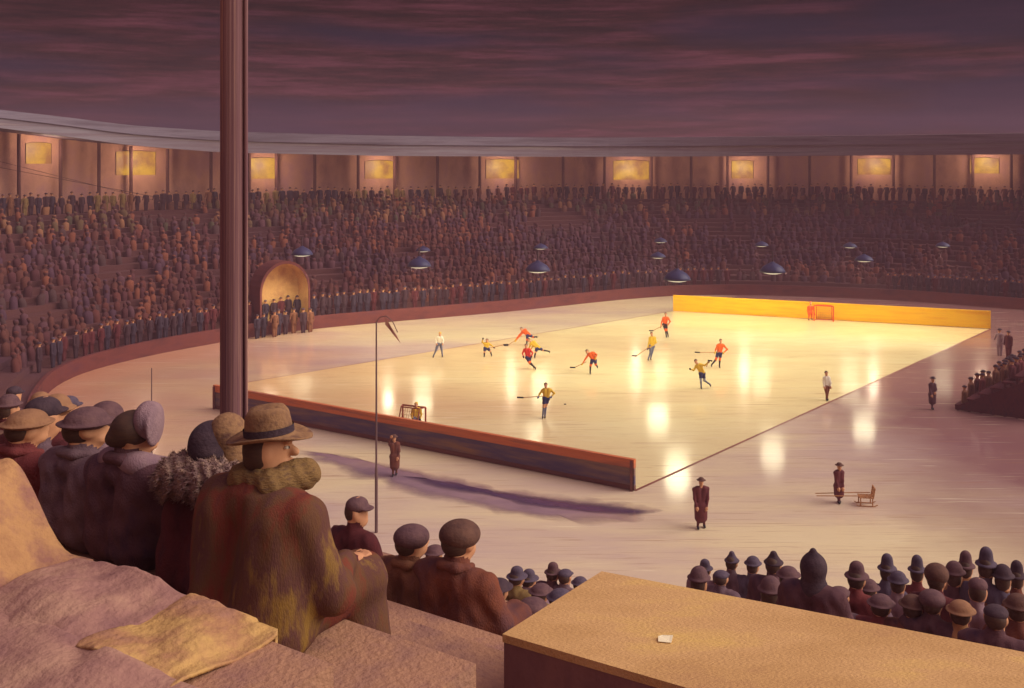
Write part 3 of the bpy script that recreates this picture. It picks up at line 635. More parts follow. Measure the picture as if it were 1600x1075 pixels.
# ------------------------------------------------------------------ skaters and people on the ice
def figure(kp, yf, cols, label, dep=None, stick=None, blade=True, long_coat=False, hat=None, group=None, cell=.02, wide=1.0, sticklab=None, hairm='hair'):
    """kp: photo-pixel joints; turned into metres at the figure's own distance. cols: torso, arm, hip, thigh, shin, glove"""
    Y0 = EYE * F / (yf - HZ); sc = Y0 / F; xf = kp['hip'][0]
    org = G(xf, yf); dep = dep or {}
    J = {k: np.array([(v[0] - xf) * sc, dep.get(k, {'sl': -.03, 'sr': .03, 'kl': -.08, 'kr': .06, 'fl': -.08, 'fr': .08, 'el': -.08, 'er': -.06, 'hl': -.16, 'hr': -.14, 'hd': -.04}.get(k, 0)), (yf - v[1]) * sc]) for k, v in kp.items()}
    mats = []
    def mi(n):
        m = mt[n] if n in mt else coat[n]
        if m not in mats: mats.append(m)
        return mats.index(m)
    T, A_, H, TH, SH, GL = [mi(c) for c in cols]; SK = mi('skin'); BT = mi('black')
    nk = J.get('nk', (J['sl'] + J['sr']) / 2 + np.array([0, 0, .05])); hd = J['hd']; hip = J['hip']; mid = (J['sl'] + J['sr']) / 2
    ax = J['sr'] - J['sl']; w = np.linalg.norm(ax); ax = ax / max(w, 1e-3)
    ax = np.array([ax[0], ax[1], ax[2]])
    half = max(w / 2, .15) * wide
    sl, sr = mid - ax * half, mid + ax * half
    hl_, hr_ = hip - np.array([.085, .03, 0]) * wide, hip + np.array([.085, .03, 0]) * wide
    pr = [cap(mid - ax * half * .5, hip + [-.05, 0, .06], .115, .10, T), cap(mid + ax * half * .5, hip + [.05, 0, .06], .115, .10, T), cap(sl, sr, .07, .07, T),
          cap(mid + (nk - mid) * .3, hd - (hd - nk) * .3, .055, .05, SK), ell(hd, (.08, .098, .118), SK), ell(hd + [0, -.1, -.02], (.015, .025, .02), SK), ell(hd + [0, -.06, -.08], (.05, .05, .04), SK),
          cap(hl_, hr_, .115, .115, H)]
    for s, e_, h in ((sl, 'el', 'hl'), (sr, 'er', 'hr')):
        d_ = J[h] - J[e_]; hn = d_ / max(np.linalg.norm(d_), 1e-3)
        pr += [cap(s, J[e_], .062, .05, A_), cap(J[e_], J[h], .048, .036, A_), ell(J[h] + hn * .05, (.045, .05, .06), GL), cap(J[h] + hn * .05, J[h] + hn * .12 + [0, -.02, 0], .035, .025, GL), cap(J[h], J[h] + hn * .06 + [.04, -.03, 0], .02, .018, GL)]
    for h, k_, f_ in ((hl_, 'kl', 'fl'), (hr_, 'kr', 'fr')):
        mid_t = h * .45 + J[k_] * .55
        pr += [cap(h, mid_t, .105, .085, H), cap(mid_t, J[k_], .08, .065, TH), cap(J[k_], J[f_] + [0, 0, .05], .06, .042, SH), cap(J[f_] + [0, .04, .01], J[f_] + [0, -.13, 0], .042, .036, BT)]
    if long_coat: pr += [cap(hip + [-.04, 0, 0], (J['kl'] + J['kr']) / 2 + [-.03, 0, -.02], .15 * wide, .15 * wide, H), cap(hip + [.04, 0, 0], (J['kl'] + J['kr']) / 2 + [.03, 0, -.02], .15 * wide, .15 * wide, H)]
    t = empty('person', org, label=label, cat='person', **({'group': group} if group else {}))
    me = sdf_mesh('body', pr, cell, .035); link('body', me, mats, t)
    hm = sdf_mesh('hair', [ell(hd + [0, .02, .035], (.09, .1, .095), 0)], cell * .8, .02)
    if hat:
        link('hat', sdf_mesh('hat', [ell(hd + [0, 0, .085], (.1, .115, .07), 0), ell(hd + [0, 0, .06], (.16, .17, .022), 0)], cell * .7, .02), hatm[hat], t); bpy.data.meshes.remove(hm)
    else: link('hair', hm, mt[hairm], t)
    if blade:
        for f_ in ('fl', 'fr'):
            bm = bmesh.new(); q = J[f_]; bar(bm, q + [0, .06, -.05], q + [0, -.18, -.05], .012, .035); bmo('skate_blade', bm, mt['steel'], t)
    if stick:
        a, b = stick
        pa_ = np.array([(a[0] - xf) * sc, -.2, (yf - a[1]) * sc]); pb = np.array([(b[0] - xf) * sc, -.25, max((yf - b[1]) * sc, .03)])
        st = empty('hockey_stick', org, label=sticklab, cat='hockey stick')
        bm = bmesh.new(); e0 = pa_ + (pa_ - pb) / np.linalg.norm(pa_ - pb) * .25; bar(bm, e0, pb, .028, .034); bmo('shaft', bm, mt['wood'], st)
        dr = (pb - pa_); dr[2] = 0; dr /= np.linalg.norm(dr) + 1e-6
        bm = bmesh.new(); bar(bm, pb - dr * .06, pb + dr * .26 + [0, 0, .02], .03, .075); bmo('blade', bm, mt['black'], st)
    return t
OR = ('orange', 'orange', 'navy', 'orange', 'black', 'yel'); RE = ('red', 'red', 'navy', 'orange', 'black', 'black'); YE = ('yel', 'yel', 'navy', 'skin', 'black', 'black')
figure(dict(hd=(687.5, 521.5), nk=(687, 525.5), sl=(683.3, 527.5), sr=(690.7, 527.5), el=(680.8, 532), er=(692.8, 532), hl=(682.2, 536), hr=(692, 536), hip=(686.5, 537), kl=(681.5, 547), kr=(690, 547), fl=(677.2, 557), fr=(691, 557)), 558.2,
       ('white', 'white', 'gblue', 'gblue', 'gblue', 'skin'), 'skater in white top and long dark trousers, leftmost on the rink', hairm='yel')
figure(dict(hd=(761, 532), nk=(760.7, 536), sl=(757, 537), sr=(764, 537.5), el=(753.5, 534), er=(767.5, 539), hl=(754.5, 529.5), hr=(771, 541.5), hip=(760, 544), kl=(757, 550), kr=(766.2, 549.5), fl=(756.7, 556), fr=(768, 556)), 556.8,
       YE, 'dark-shorted skater with raised arms, left of the tangle of three', stick=((771, 541.5), (788, 537.5)), sticklab='hockey stick of the skater with raised arms')
figure(dict(hd=(814.5, 514), nk=(816, 516), sl=(817, 518), sr=(820, 516), el=(811.5, 523), er=(813, 524), hl=(806.5, 529), hr=(806, 531), hip=(826, 524), kl=(823.5, 531), kr=(833, 527), fl=(823, 538), fr=(839, 527.5)), 539.5,
       OR, 'orange skater lunging forward, topmost of the tangle of three', dep=dict(hl=-.2, hr=-.25), stick=((806, 530), (793, 543)), sticklab='long stick of the lunging orange skater')
figure(dict(hd=(826.5, 531.5), nk=(829, 534), sl=(830, 536.5), sr=(834, 534.5), el=(828, 542), er=(832, 542), hl=(826, 547), hr=(829, 548), hip=(841, 544.5), kl=(836.5, 550.5), kr=(849, 547.5), fl=(835.5, 558), fr=(858.5, 550.5)), 559.3,
       YE, 'yellow skater stretching one leg back, behind the red one', dep=dict(hl=.2, hr=.2, el=.1, er=.1))
figure(dict(hd=(822, 540), nk=(823, 544), sl=(819, 546.5), sr=(828, 546.5), el=(816.5, 551.5), er=(832, 551), hl=(817.5, 555.5), hr=(830.5, 555.5), hip=(825.5, 558.5), kl=(827.5, 567), kr=(828, 566), fl=(836.5, 575.5), fr=(834, 574.5)), 577,
       RE, 'red skater leaning left, lowest of the tangle of three')
figure(dict(hd=(917, 549), nk=(919, 551.5), sl=(919, 554), sr=(928, 551.5), el=(914.5, 560.5), er=(932, 554), hl=(910, 567), hr=(930.5, 558.5), hip=(927.5, 563), kl=(922.5, 571), kr=(931, 570), fl=(922, 582.5), fr=(933.5, 574)), 584,
       OR, 'orange skater bent over his stick in mid rink', stick=((910, 567), (897, 573)), sticklab='stick of the bent-over orange skater')
figure(dict(hd=(852.6, 601.5), nk=(853.3, 606.5), sl=(847.5, 609.5), sr=(860.5, 609.5), el=(843.5, 614.5), er=(866, 614), hl=(841.5, 618), hr=(862, 618), hip=(853.5, 622), kl=(849.5, 635.5), kr=(853, 635), fl=(848, 651), fr=(851.5, 652)), 653.3,
       ('yel', 'yel', 'navy', 'skin', 'gblue', 'gblue'), 'yellow skater in blue shorts standing alone, nearest the near goal', stick=((841.5, 618), (816, 619.5)), sticklab='stick of the lone yellow skater nearest the camera')
figure(dict(hd=(1018, 521.5), nk=(1018.5, 526), sl=(1015, 528), sr=(1023.5, 528), el=(1013.5, 535), er=(1025, 535), hl=(1011.5, 543), hr=(1014.5, 542), hip=(1018.5, 541), kl=(1016, 551), kr=(1019, 551), fl=(1012.7, 561.5), fr=(1017, 561.5)), 563,
       ('yel', 'yel', 'gblue', 'gblue', 'gblue', 'navy'), 'yellow and grey-blue skater reaching a stick left', stick=((1011.5, 543), (993, 555)), sticklab='dark-bladed stick of the grey-blue skater')
figure(dict(hd=(1040, 491), nk=(1040, 495.3), sl=(1036, 497), sr=(1044, 497), el=(1033.5, 503.5), er=(1047, 502), hl=(1032, 509.5), hr=(1043.5, 507), hip=(1039, 507), kl=(1039.7, 516.5), kr=(1042, 516.5), fl=(1041, 525.8), fr=(1044.2, 525.5)), 527,
       ('orange', 'orange', 'black', 'orange', 'black', 'skin'), 'orange skater farthest up the rink beside the yellow board', stick=((1032, 509.5), (1019, 516)), sticklab='stick of the orange skater beside the yellow board')
figure(dict(hd=(1126, 532.5), nk=(1126, 537), sl=(1121, 539.5), sr=(1130.7, 539.5), el=(1118, 545.5), er=(1136, 545.5), hl=(1116.5, 549), hr=(1130.5, 550), hip=(1124, 551.5), kl=(1118, 561.5), kr=(1125, 562.5), fl=(1111.3, 571), fr=(1124.6, 573.7)), 575.2,
       OR, 'upright orange skater holding his stick level, rightmost of the orange team', stick=((1116.5, 549.3), (1091, 549.5)), sticklab='level stick of the upright orange skater')
figure(dict(hd=(1087, 564.5), nk=(1089, 568.7), sl=(1087.5, 572), sr=(1096, 570), el=(1083.5, 578), er=(1101, 570.5), hl=(1078.5, 576), hr=(1105, 566), hip=(1097, 583.5), kl=(1094.7, 594.5), kr=(1101, 595), fl=(1095.2, 605.3), fr=(1110, 602.5)), 607,
       ('yel', 'yel', 'navy', 'lblue', 'gblue', 'black'), 'yellow skater gliding on one leg with arms spread', stick=((1105, 566), (1106, 562)), sticklab='short raised stick of the skater with spread arms')
figure(dict(hd=(1290.7, 583), nk=(1291, 588), sl=(1287.5, 590.5), sr=(1295, 590.5), el=(1286, 597.5), er=(1297, 597.5), hl=(1286.5, 603), hr=(1296.5, 603), hip=(1292, 604), kl=(1291, 614), kr=(1293.6, 614), fl=(1290.6, 624), fr=(1293.4, 624)), 625.7,
       ('white', 'white', 'brown', 'brown', 'brown', 'skin'), 'man in white shirt and brown trousers standing by the rink side line')
DK = lambda c: (c, c, c, c, c, 'skin')
figure(dict(hd=(1095.3, 752), nk=(1095, 759), sl=(1086.5, 764), sr=(1103.5, 764), el=(1084.5, 778), er=(1105.5, 778), hl=(1087, 790), hr=(1103, 790), hip=(1095, 790), kl=(1090.8, 807), kr=(1099.6, 807), fl=(1089.7, 823), fr=(1101, 823)), 825,
       DK('maroon'), 'broad man in a long maroon coat standing nearest on the ice', blade=False, long_coat=True, hat='brown', wide=1.25)
figure(dict(hd=(1311, 728.5), nk=(1311, 734), sl=(1306.5, 738.5), sr=(1315, 738.5), el=(1305.5, 750), er=(1316, 750), hl=(1307.5, 760), hr=(1315, 760), hip=(1310.6, 759), kl=(1309.6, 771), kr=(1312, 771), fl=(1309.3, 783.5), fr=(1312.3, 783.5)), 785.3,
       DK('maroon'), 'slim man in a dark maroon coat standing at the wooden sled', blade=False, long_coat=True, hat='brown')
figure(dict(hd=(616, 684), nk=(616, 690), sl=(611, 694), sr=(621, 694), el=(608.5, 688), er=(624, 704), hl=(611.5, 682), hr=(622, 713), hip=(616.7, 713), kl=(615, 727), kr=(618.6, 727), fl=(614.5, 741), fr=(619, 741)), 743,
       DK('rust'), 'man in a rust brown coat with a raised arm before the rink board', blade=False, long_coat=True, hat='brown', wide=1.1)
figure(dict(hd=(1457, 592.5), nk=(1457, 597.5), sl=(1453, 601), sr=(1460.8, 601), el=(1452, 609), er=(1462, 608), hl=(1453.5, 616), hr=(1459.5, 612), hip=(1456.6, 616), kl=(1455.6, 627), kr=(1457.8, 627), fl=(1455.3, 638), fr=(1457.7, 638)), 640,
       DK('plum'), 'man in a plum coat with a bent arm standing before the bleacher', blade=False, long_coat=True, hat='dark')
figure(dict(hd=(1266.5, 473.5), nk=(1266.3, 477.5), sl=(1262.8, 479.5), sr=(1270, 479.5), el=(1261, 485), er=(1271.5, 485), hl=(1261.5, 489), hr=(1272, 489.5), hip=(1266, 488), kl=(1263.6, 493.5), kr=(1268.8, 493.5), fl=(1263, 499), fr=(1269, 499)), 500.3,
       ('orange', 'orange', 'orange', 'orange', 'orange', 'orange'), 'orange goalkeeper standing beside the far goal', hairm='orange', wide=1.15)
figure(dict(hd=(650.5, 632), nk=(650.5, 637), sl=(645.5, 640), sr=(656, 640), el=(643, 647), er=(658.5, 647), hl=(645, 653), hr=(657, 653), hip=(650, 653), kl=(645.5, 659), kr=(655, 659), fl=(645, 666.5), fr=(656, 666.5)), 668,
       ('yel', 'yel', 'gblue', 'gblue', 'lblue', 'black'), 'yellow goalkeeper crouching in the near goal', hairm='yel', wide=1.1, dep=dict(kl=-.25, kr=-.25))
def goal(x, y, w, h, dp, m, label, rot):
    t = empty('hockey_goal', G(x, y), rot, label=label, cat='goal')
    for s in (-1, 1):
        bm = bmesh.new(); tube(bm, [(s * w / 2, 0, 0), (s * w / 2, 0, h)], .045, 8); bmo('goal_post', bm, m, t)
        bm = bmesh.new(); tube(bm, [(s * w / 2, 0, h), (s * w / 2 * .8, dp * .5, h), (s * w / 2 * .8, dp, 0.03), (s * w / 2, 0, .03)], .03, 8); bmo('side_bar', bm, m, t)
    bm = bmesh.new(); tube(bm, [(-w / 2, 0, h), (w / 2, 0, h)], .045, 8); bmo('crossbar', bm, m, t)
    bm = bmesh.new(); tube(bm, [(-w * .4, dp, .03), (w * .4, dp, .03)], .03, 8); tube(bm, [(-w * .4, dp * .5, h), (w * .4, dp * .5, h)], .03, 8); bmo('back_bar', bm, m, t)
    bm = bmesh.new()
    for i in range(9):
        xx = -w * .4 + w * .8 * i / 8; bar(bm, (xx, dp * .5, h), (xx, dp, .03), .012, .012)
    for j in range(5):
        q = (j + 1) / 6; bar(bm, (-w * .4, dp * (.5 + .5 * q), h * (1 - q)), (w * .4, dp * (.5 + .5 * q), h * (1 - q)), .012, .012)
    bmo('net', bm, mt['net'], t)
goal(1287, 502, 1.45, 1.2, .8, mt['goalred'], 'orange-red hockey goal before the yellow board', R(-20))
goal(647, 666, 1.25, .95, .7, mt['goalbrown'], 'brown-red hockey goal just behind the dark rink board', R(155))
# puck
bm = bmesh.new(); lathe(bm, [(0, 0), (.06, 0), (.06, .03), (0, .03)], 12); q = G(883, 632); bmo('puck', bm, mt['black'], loc=(q.x, q.y, .006), label='small black puck on the ice right of the lone yellow skater', cat='puck')
# sled with a long pole
sg = G(1352, 789); sl_ = empty('sled', sg, R(-8), label='wooden chair sled with long push poles beside the slim man', cat='sled')
bm = bmesh.new()
for s in (-.2, .2): tube(bm, [(-.35, s, .06), (-.28, s, .02), (.28, s, .02), (.4, s, .08)], .018, 6)
bmo('runner', bm, mt['wood'], sl_)
bm = bmesh.new(); [bar(bm, (-.2 + .1 * i, -.24, .32), (-.2 + .1 * i, .24, .32), .08, .025) for i in range(5)]; [bar(bm, (x_, y_, .02), (x_, y_, .32), .035, .035) for x_ in (-.2, .22) for y_ in (-.2, .2)]; bmo('seat', bm, mt['wood'], sl_)
bm = bmesh.new(); [bar(bm, (.24, y_, .3), (.30, y_, .66), .03, .03) for y_ in (-.22, -.08, .08, .22)]; [bar(bm, (.24 + .06 * q_, -.24, .3 + .36 * q_), (.24 + .06 * q_, .24, .3 + .36 * q_), .035, .035) for q_ in (.5, 1)]; bmo('backrest', bm, mt['wood'], sl_)
for y_ in (-.2, .2):
    bm = bmesh.new(); tube(bm, [(.2, y_, .40), (-.3, y_, .38), (-1.75, y_ * .7, .30)], .017, 6); bmo('push_pole', bm, mt['wood'], sl_)

# ------------------------------------------------------------------ bleacher at the right edge, facing the rink
b0 = G(1492, 641); bl = empty('bleacher', b0, label='small raked wooden bleacher with spectators at the right edge of the ice', cat='bleacher')
bl.rotation_euler = (0, 0, R(-39)); BR = Matrix.Rotation(R(-39), 3, 'Z')
for k in range(7):
    bm = bmesh.new(); x0 = .55 * k; h = .3 + .36 * k
    prism(bm, [(x0, 0), (x0 + .6, 0), (x0 + .6, 13), (x0, 13)], h - .08, h); bmo('bench_plank', bm, coat['maroon'], bl)
    for yy in (.12, 4.3, 8.6, 12.8):
        bm = bmesh.new(); prism(bm, [(x0 + .05, yy), (x0 + .15, yy), (x0 + .15, yy + .1), (x0 + .05, yy + .1)], 0, h - .08); bmo('support_post', bm, coat['maroon'], bl)
bm = bmesh.new(); v_ = [bm.verts.new(p) for p in ((0, .03, 0.05), (4.15, .03, .05), (4.15, .03, 2.35), (0, .03, .2), (0, .09, .05), (4.15, .09, .05), (4.15, .09, 2.35), (0, .09, .2))]
for f_ in ((0, 1, 2, 3), (7, 6, 5, 4), (0, 4, 5, 1), (1, 5, 6, 2), (2, 6, 7, 3), (3, 7, 4, 0)): bm.faces.new([v_[i] for i in f_])
bmo('end_panel', bm, coat['maroon'], bl)
for k in range(7):
    y = .6 + random.uniform(0, .5)
    while y < 12.8 - k * .4:
        pp = b0 + BR @ Vector((.55 * k + .3, y, .3 + .36 * k)); xq = 800 + F * pp.x / pp.y
        if xq < 1606 and k in (0, 1, 2, 3, 4, 5) and random.random() < .75:
            far_person(pp + Vector((0, 0, -.62)), coat[random.choice(['plum', 'maroon', 'red', 'brown'])], hatm['dark'], 'dark spectator packed on the raked bleacher at the right edge', 'spectators on the bleacher', R(51), random.uniform(.85, 1.0))
        y += random.uniform(.7, 1.3)
for x_, y_, cc, lb in ((1562, 556, 'lilac', 'small pale figure standing behind the top of the bleacher'), (1576, 560, 'maroon', 'small maroon figure standing at the top of the bleacher')):
    far_person(G(x_, y_), coat[cc], hatm['dark'], lb, None, R(120), 1.0)

# ------------------------------------------------------------------ near spectators
def hat_prims(kind, hd, turn=0):
    c, s = math.cos(turn), math.sin(turn); fw = np.array([-s, c, 0])
    if kind == 'cap': return [ell(hd + [0, 0, .055], (.1, .115, .07), 0), ell(hd + [0, 0, .03] + fw * .1, (.08, .07, .015), 0, turn)]
    if kind == 'bowl': return [ell(hd + [0, 0, .06], (.105, .118, .09), 0), ell(hd + [0, 0, .045], (.142, .155, .018), 0, turn)]
    if kind == 'cloche': return [ell(hd + [0, -.01, .035], (.108, .122, .118), 0), ell(hd + [0, 0, -.01], (.13, .145, .03), 0, turn, .12)]
    if kind == 'fur': return [ell(hd + [0, 0, .045], (.122, .13, .10), 0)]
    if kind == 'hood': return [ell(hd + [0, -.02, .0], (.115, .12, .15), 0), cap(hd + [0, -.03, .08], hd + [0, -.03, .17], .075, .03, 0), cap(hd + [0, -.03, -.1], hd + [0, -.02, -.2], .1, .13, 0)]
    if kind == 'tall': return [cap(hd + [0, 0, .06], hd + [0, 0, .12], .088, .078, 0), ell(hd + [0, 0, .035], (.135, .15, .02), 0)]
    if kind == 'point': return [cap(hd + [0, 0, .05], hd + [0, 0, .13], .095, .045, 0), ell(hd + [0, 0, .03], (.12, .13, .03), 0)]
    return [ell(hd + [0, -.015, .03], (.095, .108, .105), 0)]
def seated(px, py, Y, cm, hat, hm, label, turn=0, cell=.024, seat_z=None, lean=0, wide=1, stretch=None, sx=1.0, arm_up=None, s_at=.3):
    a_ = .559 * (px - 800) / F + .829; kr = min(row_of(a_ * Y), KMAX)
    Y = (S0 + TW * kr + s_at) / a_; hp = P(px, py, Y)
    if seat_z is None: seat_z = rz(kr)
    up = (hp.z - seat_z) > 1.12; LG = .78 if up else 0
    zs = stretch or max(.74, min(1.3, (hp.z - seat_z) / (.8 + LG)))
    Tn = R(turn); c_, s_ = math.cos(Tn), math.sin(Tn); fw = np.array([-s_, c_, 0]); sd = np.array([c_, s_, 0])
    hd = np.array([0, .04 + lean, .8]); w = wide
    pr = [cap((-.1 * w, 0, .14), (-.12 * w, lean * .5, .50), .15, .125), cap((.1 * w, 0, .14), (.12 * w, lean * .5, .50), .15, .125), cap((-.16 * w, lean * .6, .565), (.16 * w, lean * .6, .565), .085, .085),
          cap((0, lean * .6, .58), (0, lean * .8, .66), .1, .07), cap((0, lean * .7, .62), hd - [0, 0, .06], .056, .054, 1), ell(hd, (.08, .1, .122), 1), ell(hd + fw * .1 - [0, 0, .015], (.017, .028, .022), 1, Tn), ell(hd + fw * .06 - [0, 0, .08], (.05, .05, .04), 1, Tn)]
    for q in (-1, 1):
        pr += ([cap((q * .1, .0, .1), (q * .12, .0, -.3), .15, .13), cap((q * .11, .0, -.3), (q * .11, 0, -.72), .075, .055), cap((q * .11, 0, -.735), (q * .12, .15, -.74), .045, .04)] if up else
               [cap((q * .1, .05, .1), (q * .12, .46, .13), .12, .095), cap((q * .12, .46, .12), (q * .12, .5, -.26), .08, .06), cap((q * .12, .5, -.3), (q * .13, .66, -.33), .05, .042)])
        pr += [ell(hd + sd * q * .08 - [0, 0, .01], (.014, .025, .034), 1, Tn)]
        if arm_up is not None and q == 1:
            eu, hu = np.array(arm_up[0]), np.array(arm_up[1]); dv = (hu - eu) / np.linalg.norm(hu - eu); sv = np.array([dv[2], 0, -dv[0]])
            pr += [cap((.22 * w, lean * .6, .55), eu, .075, .06), cap(eu, hu, .058, .042), ell(hu + dv * .05, (.045, .022, .055), 1, k=.012)]
            for fi in range(4):
                o_ = sv * (-.033 + .022 * fi); L_ = (.065, .08, .076, .058)[fi]
                pr += [cap(hu + dv * .09 + o_, hu + dv * (.09 + L_ * .6) + o_ * 1.2, .0095, .009, 1, .006), cap(hu + dv * (.09 + L_ * .6) + o_ * 1.2, hu + dv * (.09 + L_) + o_ * 1.25 + [0, .02, 0], .009, .008, 1, .006)]
            pr += [cap(hu + dv * .03 - sv * .03, hu + dv * .08 - sv * .075 + [0, .015, 0], .012, .010, 1, .008)]
        else:
            pr += [cap((q * .22 * w, lean * .6, .55), (q * .28 * w, .06, .28), .08, .068), cap((q * .28 * w, .06, .28), (q * .10, .30, .24), .065, .05), ell((q * .06, .33, .24), (.045, .05, .04), 1)]
    wob = lambda x, y, z: .006 * np.sin(z * 38 + x * 17 + px) * np.sin(x * 29 + y * 13) + .004 * np.sin(x * 70 + z * 22 + py)
    org = Vector((hp.x, hp.y, hp.z - .8 * zs))
    t = empty('person', org, ROT_U, label=label, cat='person'); t.scale = (sx, sx, zs)
    link('body', sdf_mesh('body', pr, cell if arm_up is None else .011, .045, wob), [cm, mt['skin']], t)
    if cell < .02:
        nb = np.array([0, lean * .7, .645])
        link('collar', sdf_mesh('collar', [cap(nb + [-.085 + .0, -.01, 0], nb + [-.05, -.062, .012], .03, .036), cap(nb + [-.05, -.062, .012], nb + [.05, -.062, .012], .036, .036), cap(nb + [.05, -.062, .012], nb + [.085, -.01, 0], .036, .03), cap(nb + [.085, -.01, 0], nb + [.05, .09, -.03], .03, .024), cap(nb + [-.085, -.01, 0], nb + [-.05, .09, -.03], .03, .024)], .0095, .015), cm, t)
    if hat:
        link('hair', sdf_mesh('hair', [ell(hd + [0, -.012, .0] - fw * .015, (.09, .1, .11), 0)], cell * .7, .02), mt['hair'], t)
        link('hat' if hat not in ('hood',) else 'hood', sdf_mesh('hat', hat_prims(hat, hd, Tn), cell * .55, .025), hm, t)
    return t
seated(712, 848, 6.8, coat['rust'], 'fur', hatm['brown'], 'brown-coated woman in a round fur hat, right of the coated man', cell=.017, turn=-15, sx=1.12)
seated(637, 850, 7.4, coat['brown'], 'fur', hatm['plum'], 'woman in a plum round hat between the big man and the fur-hatted woman', cell=.017, turn=-25)
seated(553, 800, 9.3, coat['maroon'], 'cap', hatm['plum'], 'maroon-coated person in a peaked cap beside the thin pole, facing right', turn=-70, stretch=1.05)
seated(617, 888, 11, coat['plum'], 'bowl', hatm['plum'], 'small plum figure half hidden left of the plum-hatted woman')
seated(676, 868, 12, coat['lilac'], 'bowl', hatm['plum'], 'pale lilac figure between the two women in round hats')
seated(805, 905, 12.5, coat['olive'], 'tall', hatm['navy'], 'olive figure, first to the right of the fur-hatted woman')
seated(824, 908, 14, coat['lilac'], 'tall', hatm['navy'], 'pale lilac figure with a tall navy hat beside the olive figure')
seated(862, 898, 15, coat['plum'], 'tall', hatm['plum'], 'plum figure in a tall plum hat left of the stone block')
seated(881, 903, 15.5, coat['greypurple'], 'cap', hatm['navy'], 'grey figure in a cap just left of the stone block corner')
seated(842, 930, 12, coat['lilac'], 'bowl', hatm['plum'], 'lilac figure low in front of the tall-hatted pair')
seated(904, 915, 16, coat['navy'], 'bowl', hatm['navy'], 'tiny navy figure behind the corner of the stone block')
seated(752, 940, 8.2, coat['brown'], 'bowl', hatm['plum'], 'brown figure low beside the fur-hatted woman')
seated(828, 958, 8.8, coat['rust'], 'fur', hatm['plum'], 'rust figure in a plum fur hat close to the stone block')
seated(872, 940, 10.4, coat['lilac'], 'bowl', hatm['navy'], 'lilac figure in a navy bowler close to the stone block')
seated(590, 905, 9.5, coat['maroon'], 'bowl', hatm['dark'], 'maroon figure low between the big man and the plum-hatted woman')
seated(775, 925, 9.5, coat['plum'], 'bowl', hatm['dark'], 'dark plum figure close behind the fur-hatted woman')
for a in ((1100, 892, 16.5, 'lilac', 'tall', 'navy', 'faint lilac figure, leftmost of the row behind the stone block'), (1142, 880, 16.5, 'greypurple', 'point', 'navy', 'broad grey figure in a navy hat left of the dark pointed hat'),
          (1175, 886, 16, 'navy', 'bowl', 'navy', 'small navy figure squeezed left of the dark pointed hat'), (1207, 884, 13, 'plum', 'point', 'dark', 'dark plum figure in a pointed hat'),
          (1202, 931, 10.5, 'maroon', 'bowl', 'plum', 'low maroon figure in front of the pointed hat'), (1270, 888, 9.3, 'plum', 'hood', 'dark', 'largest dark hooded figure behind the stone block'),
          (1337, 906, 11.5, 'red', 'tall', 'plum', 'red-coated figure in a tall hat right of the hooded figure'), (1356, 925, 12.5, 'greypurple', 'bowl', 'plum', 'grey figure leaning beside the red-coated one'),
          (1385, 894, 14.5, 'navy', 'tall', 'navy', 'narrow navy figure in a tall hat'), (1402, 914, 13.5, 'lilac', 'bowl', 'navy', 'lilac figure in a navy bowler right of the narrow navy one'),
          (1432, 896, 15, 'red', 'tall', 'navy', 'small red figure with a navy hat in the back row'), (1462, 906, 11, 'maroon', 'fur', 'brown', 'maroon figure in a fat brown fur hat'),
          (1490, 902, 13, 'plum', 'bowl', 'plum', 'plum figure right of the fur hat'), (1508, 890, 14.5, 'tan', 'tall', 'plum', 'tan-coated figure in a tall plum hat'),
          (1540, 888, 12.5, 'navy', 'tall', 'navy', 'navy figure, tallest near the right edge'), (1566, 908, 13, 'brown', 'bowl', 'dark', 'brown figure right of the tall navy one'),
          (1588, 906, 14, 'rust', 'tall', 'dark', 'rust figure at the right edge of the row'), (1425, 952, 9.8, 'rust', 'bowl', 'brown', 'rust figure low behind the stone block edge'),
          (1375, 950, 10, 'red', 'bowl', 'plum', 'reddish figure low behind the block, right of the hooded figure'), (1500, 962, 9.6, 'tan', 'bowl', 'straw', 'tan figure in a straw hat low behind the block'),
          (1555, 968, 9.2, 'plum', 'cap', 'dark', 'plum figure in a dark cap low at the right'), (1090, 912, 12.5, 'lilac', 'bowl', 'plum', 'lilac figure low at the left end of the row behind the block'), (1125, 905, 14, 'greypurple', 'cap', 'navy', 'grey figure in a cap near the left end of the row'),
          (1310, 935, 10.5, 'greypurple', 'cap', 'plum', 'grey figure in a cap close to the right of the hooded figure'), (1455, 945, 10, 'plum', 'fur', 'plum', 'plum figure in a plum fur hat low behind the block'), (1590, 955, 9.6, 'rust', 'bowl', 'brown', 'rust figure low at the right edge of the picture'), (1527, 925, 11.5, 'lilac', 'cap', 'plum', 'lilac figure in a cap between the tan coat and the tall navy one'),
          (1230, 905, 12, 'lilac', 'bowl', 'plum', 'lilac figure peeping left of the hooded figure')):
    seated(a[0], a[1], a[2], coat[a[3]], a[4], hatm[a[5]], a[6])

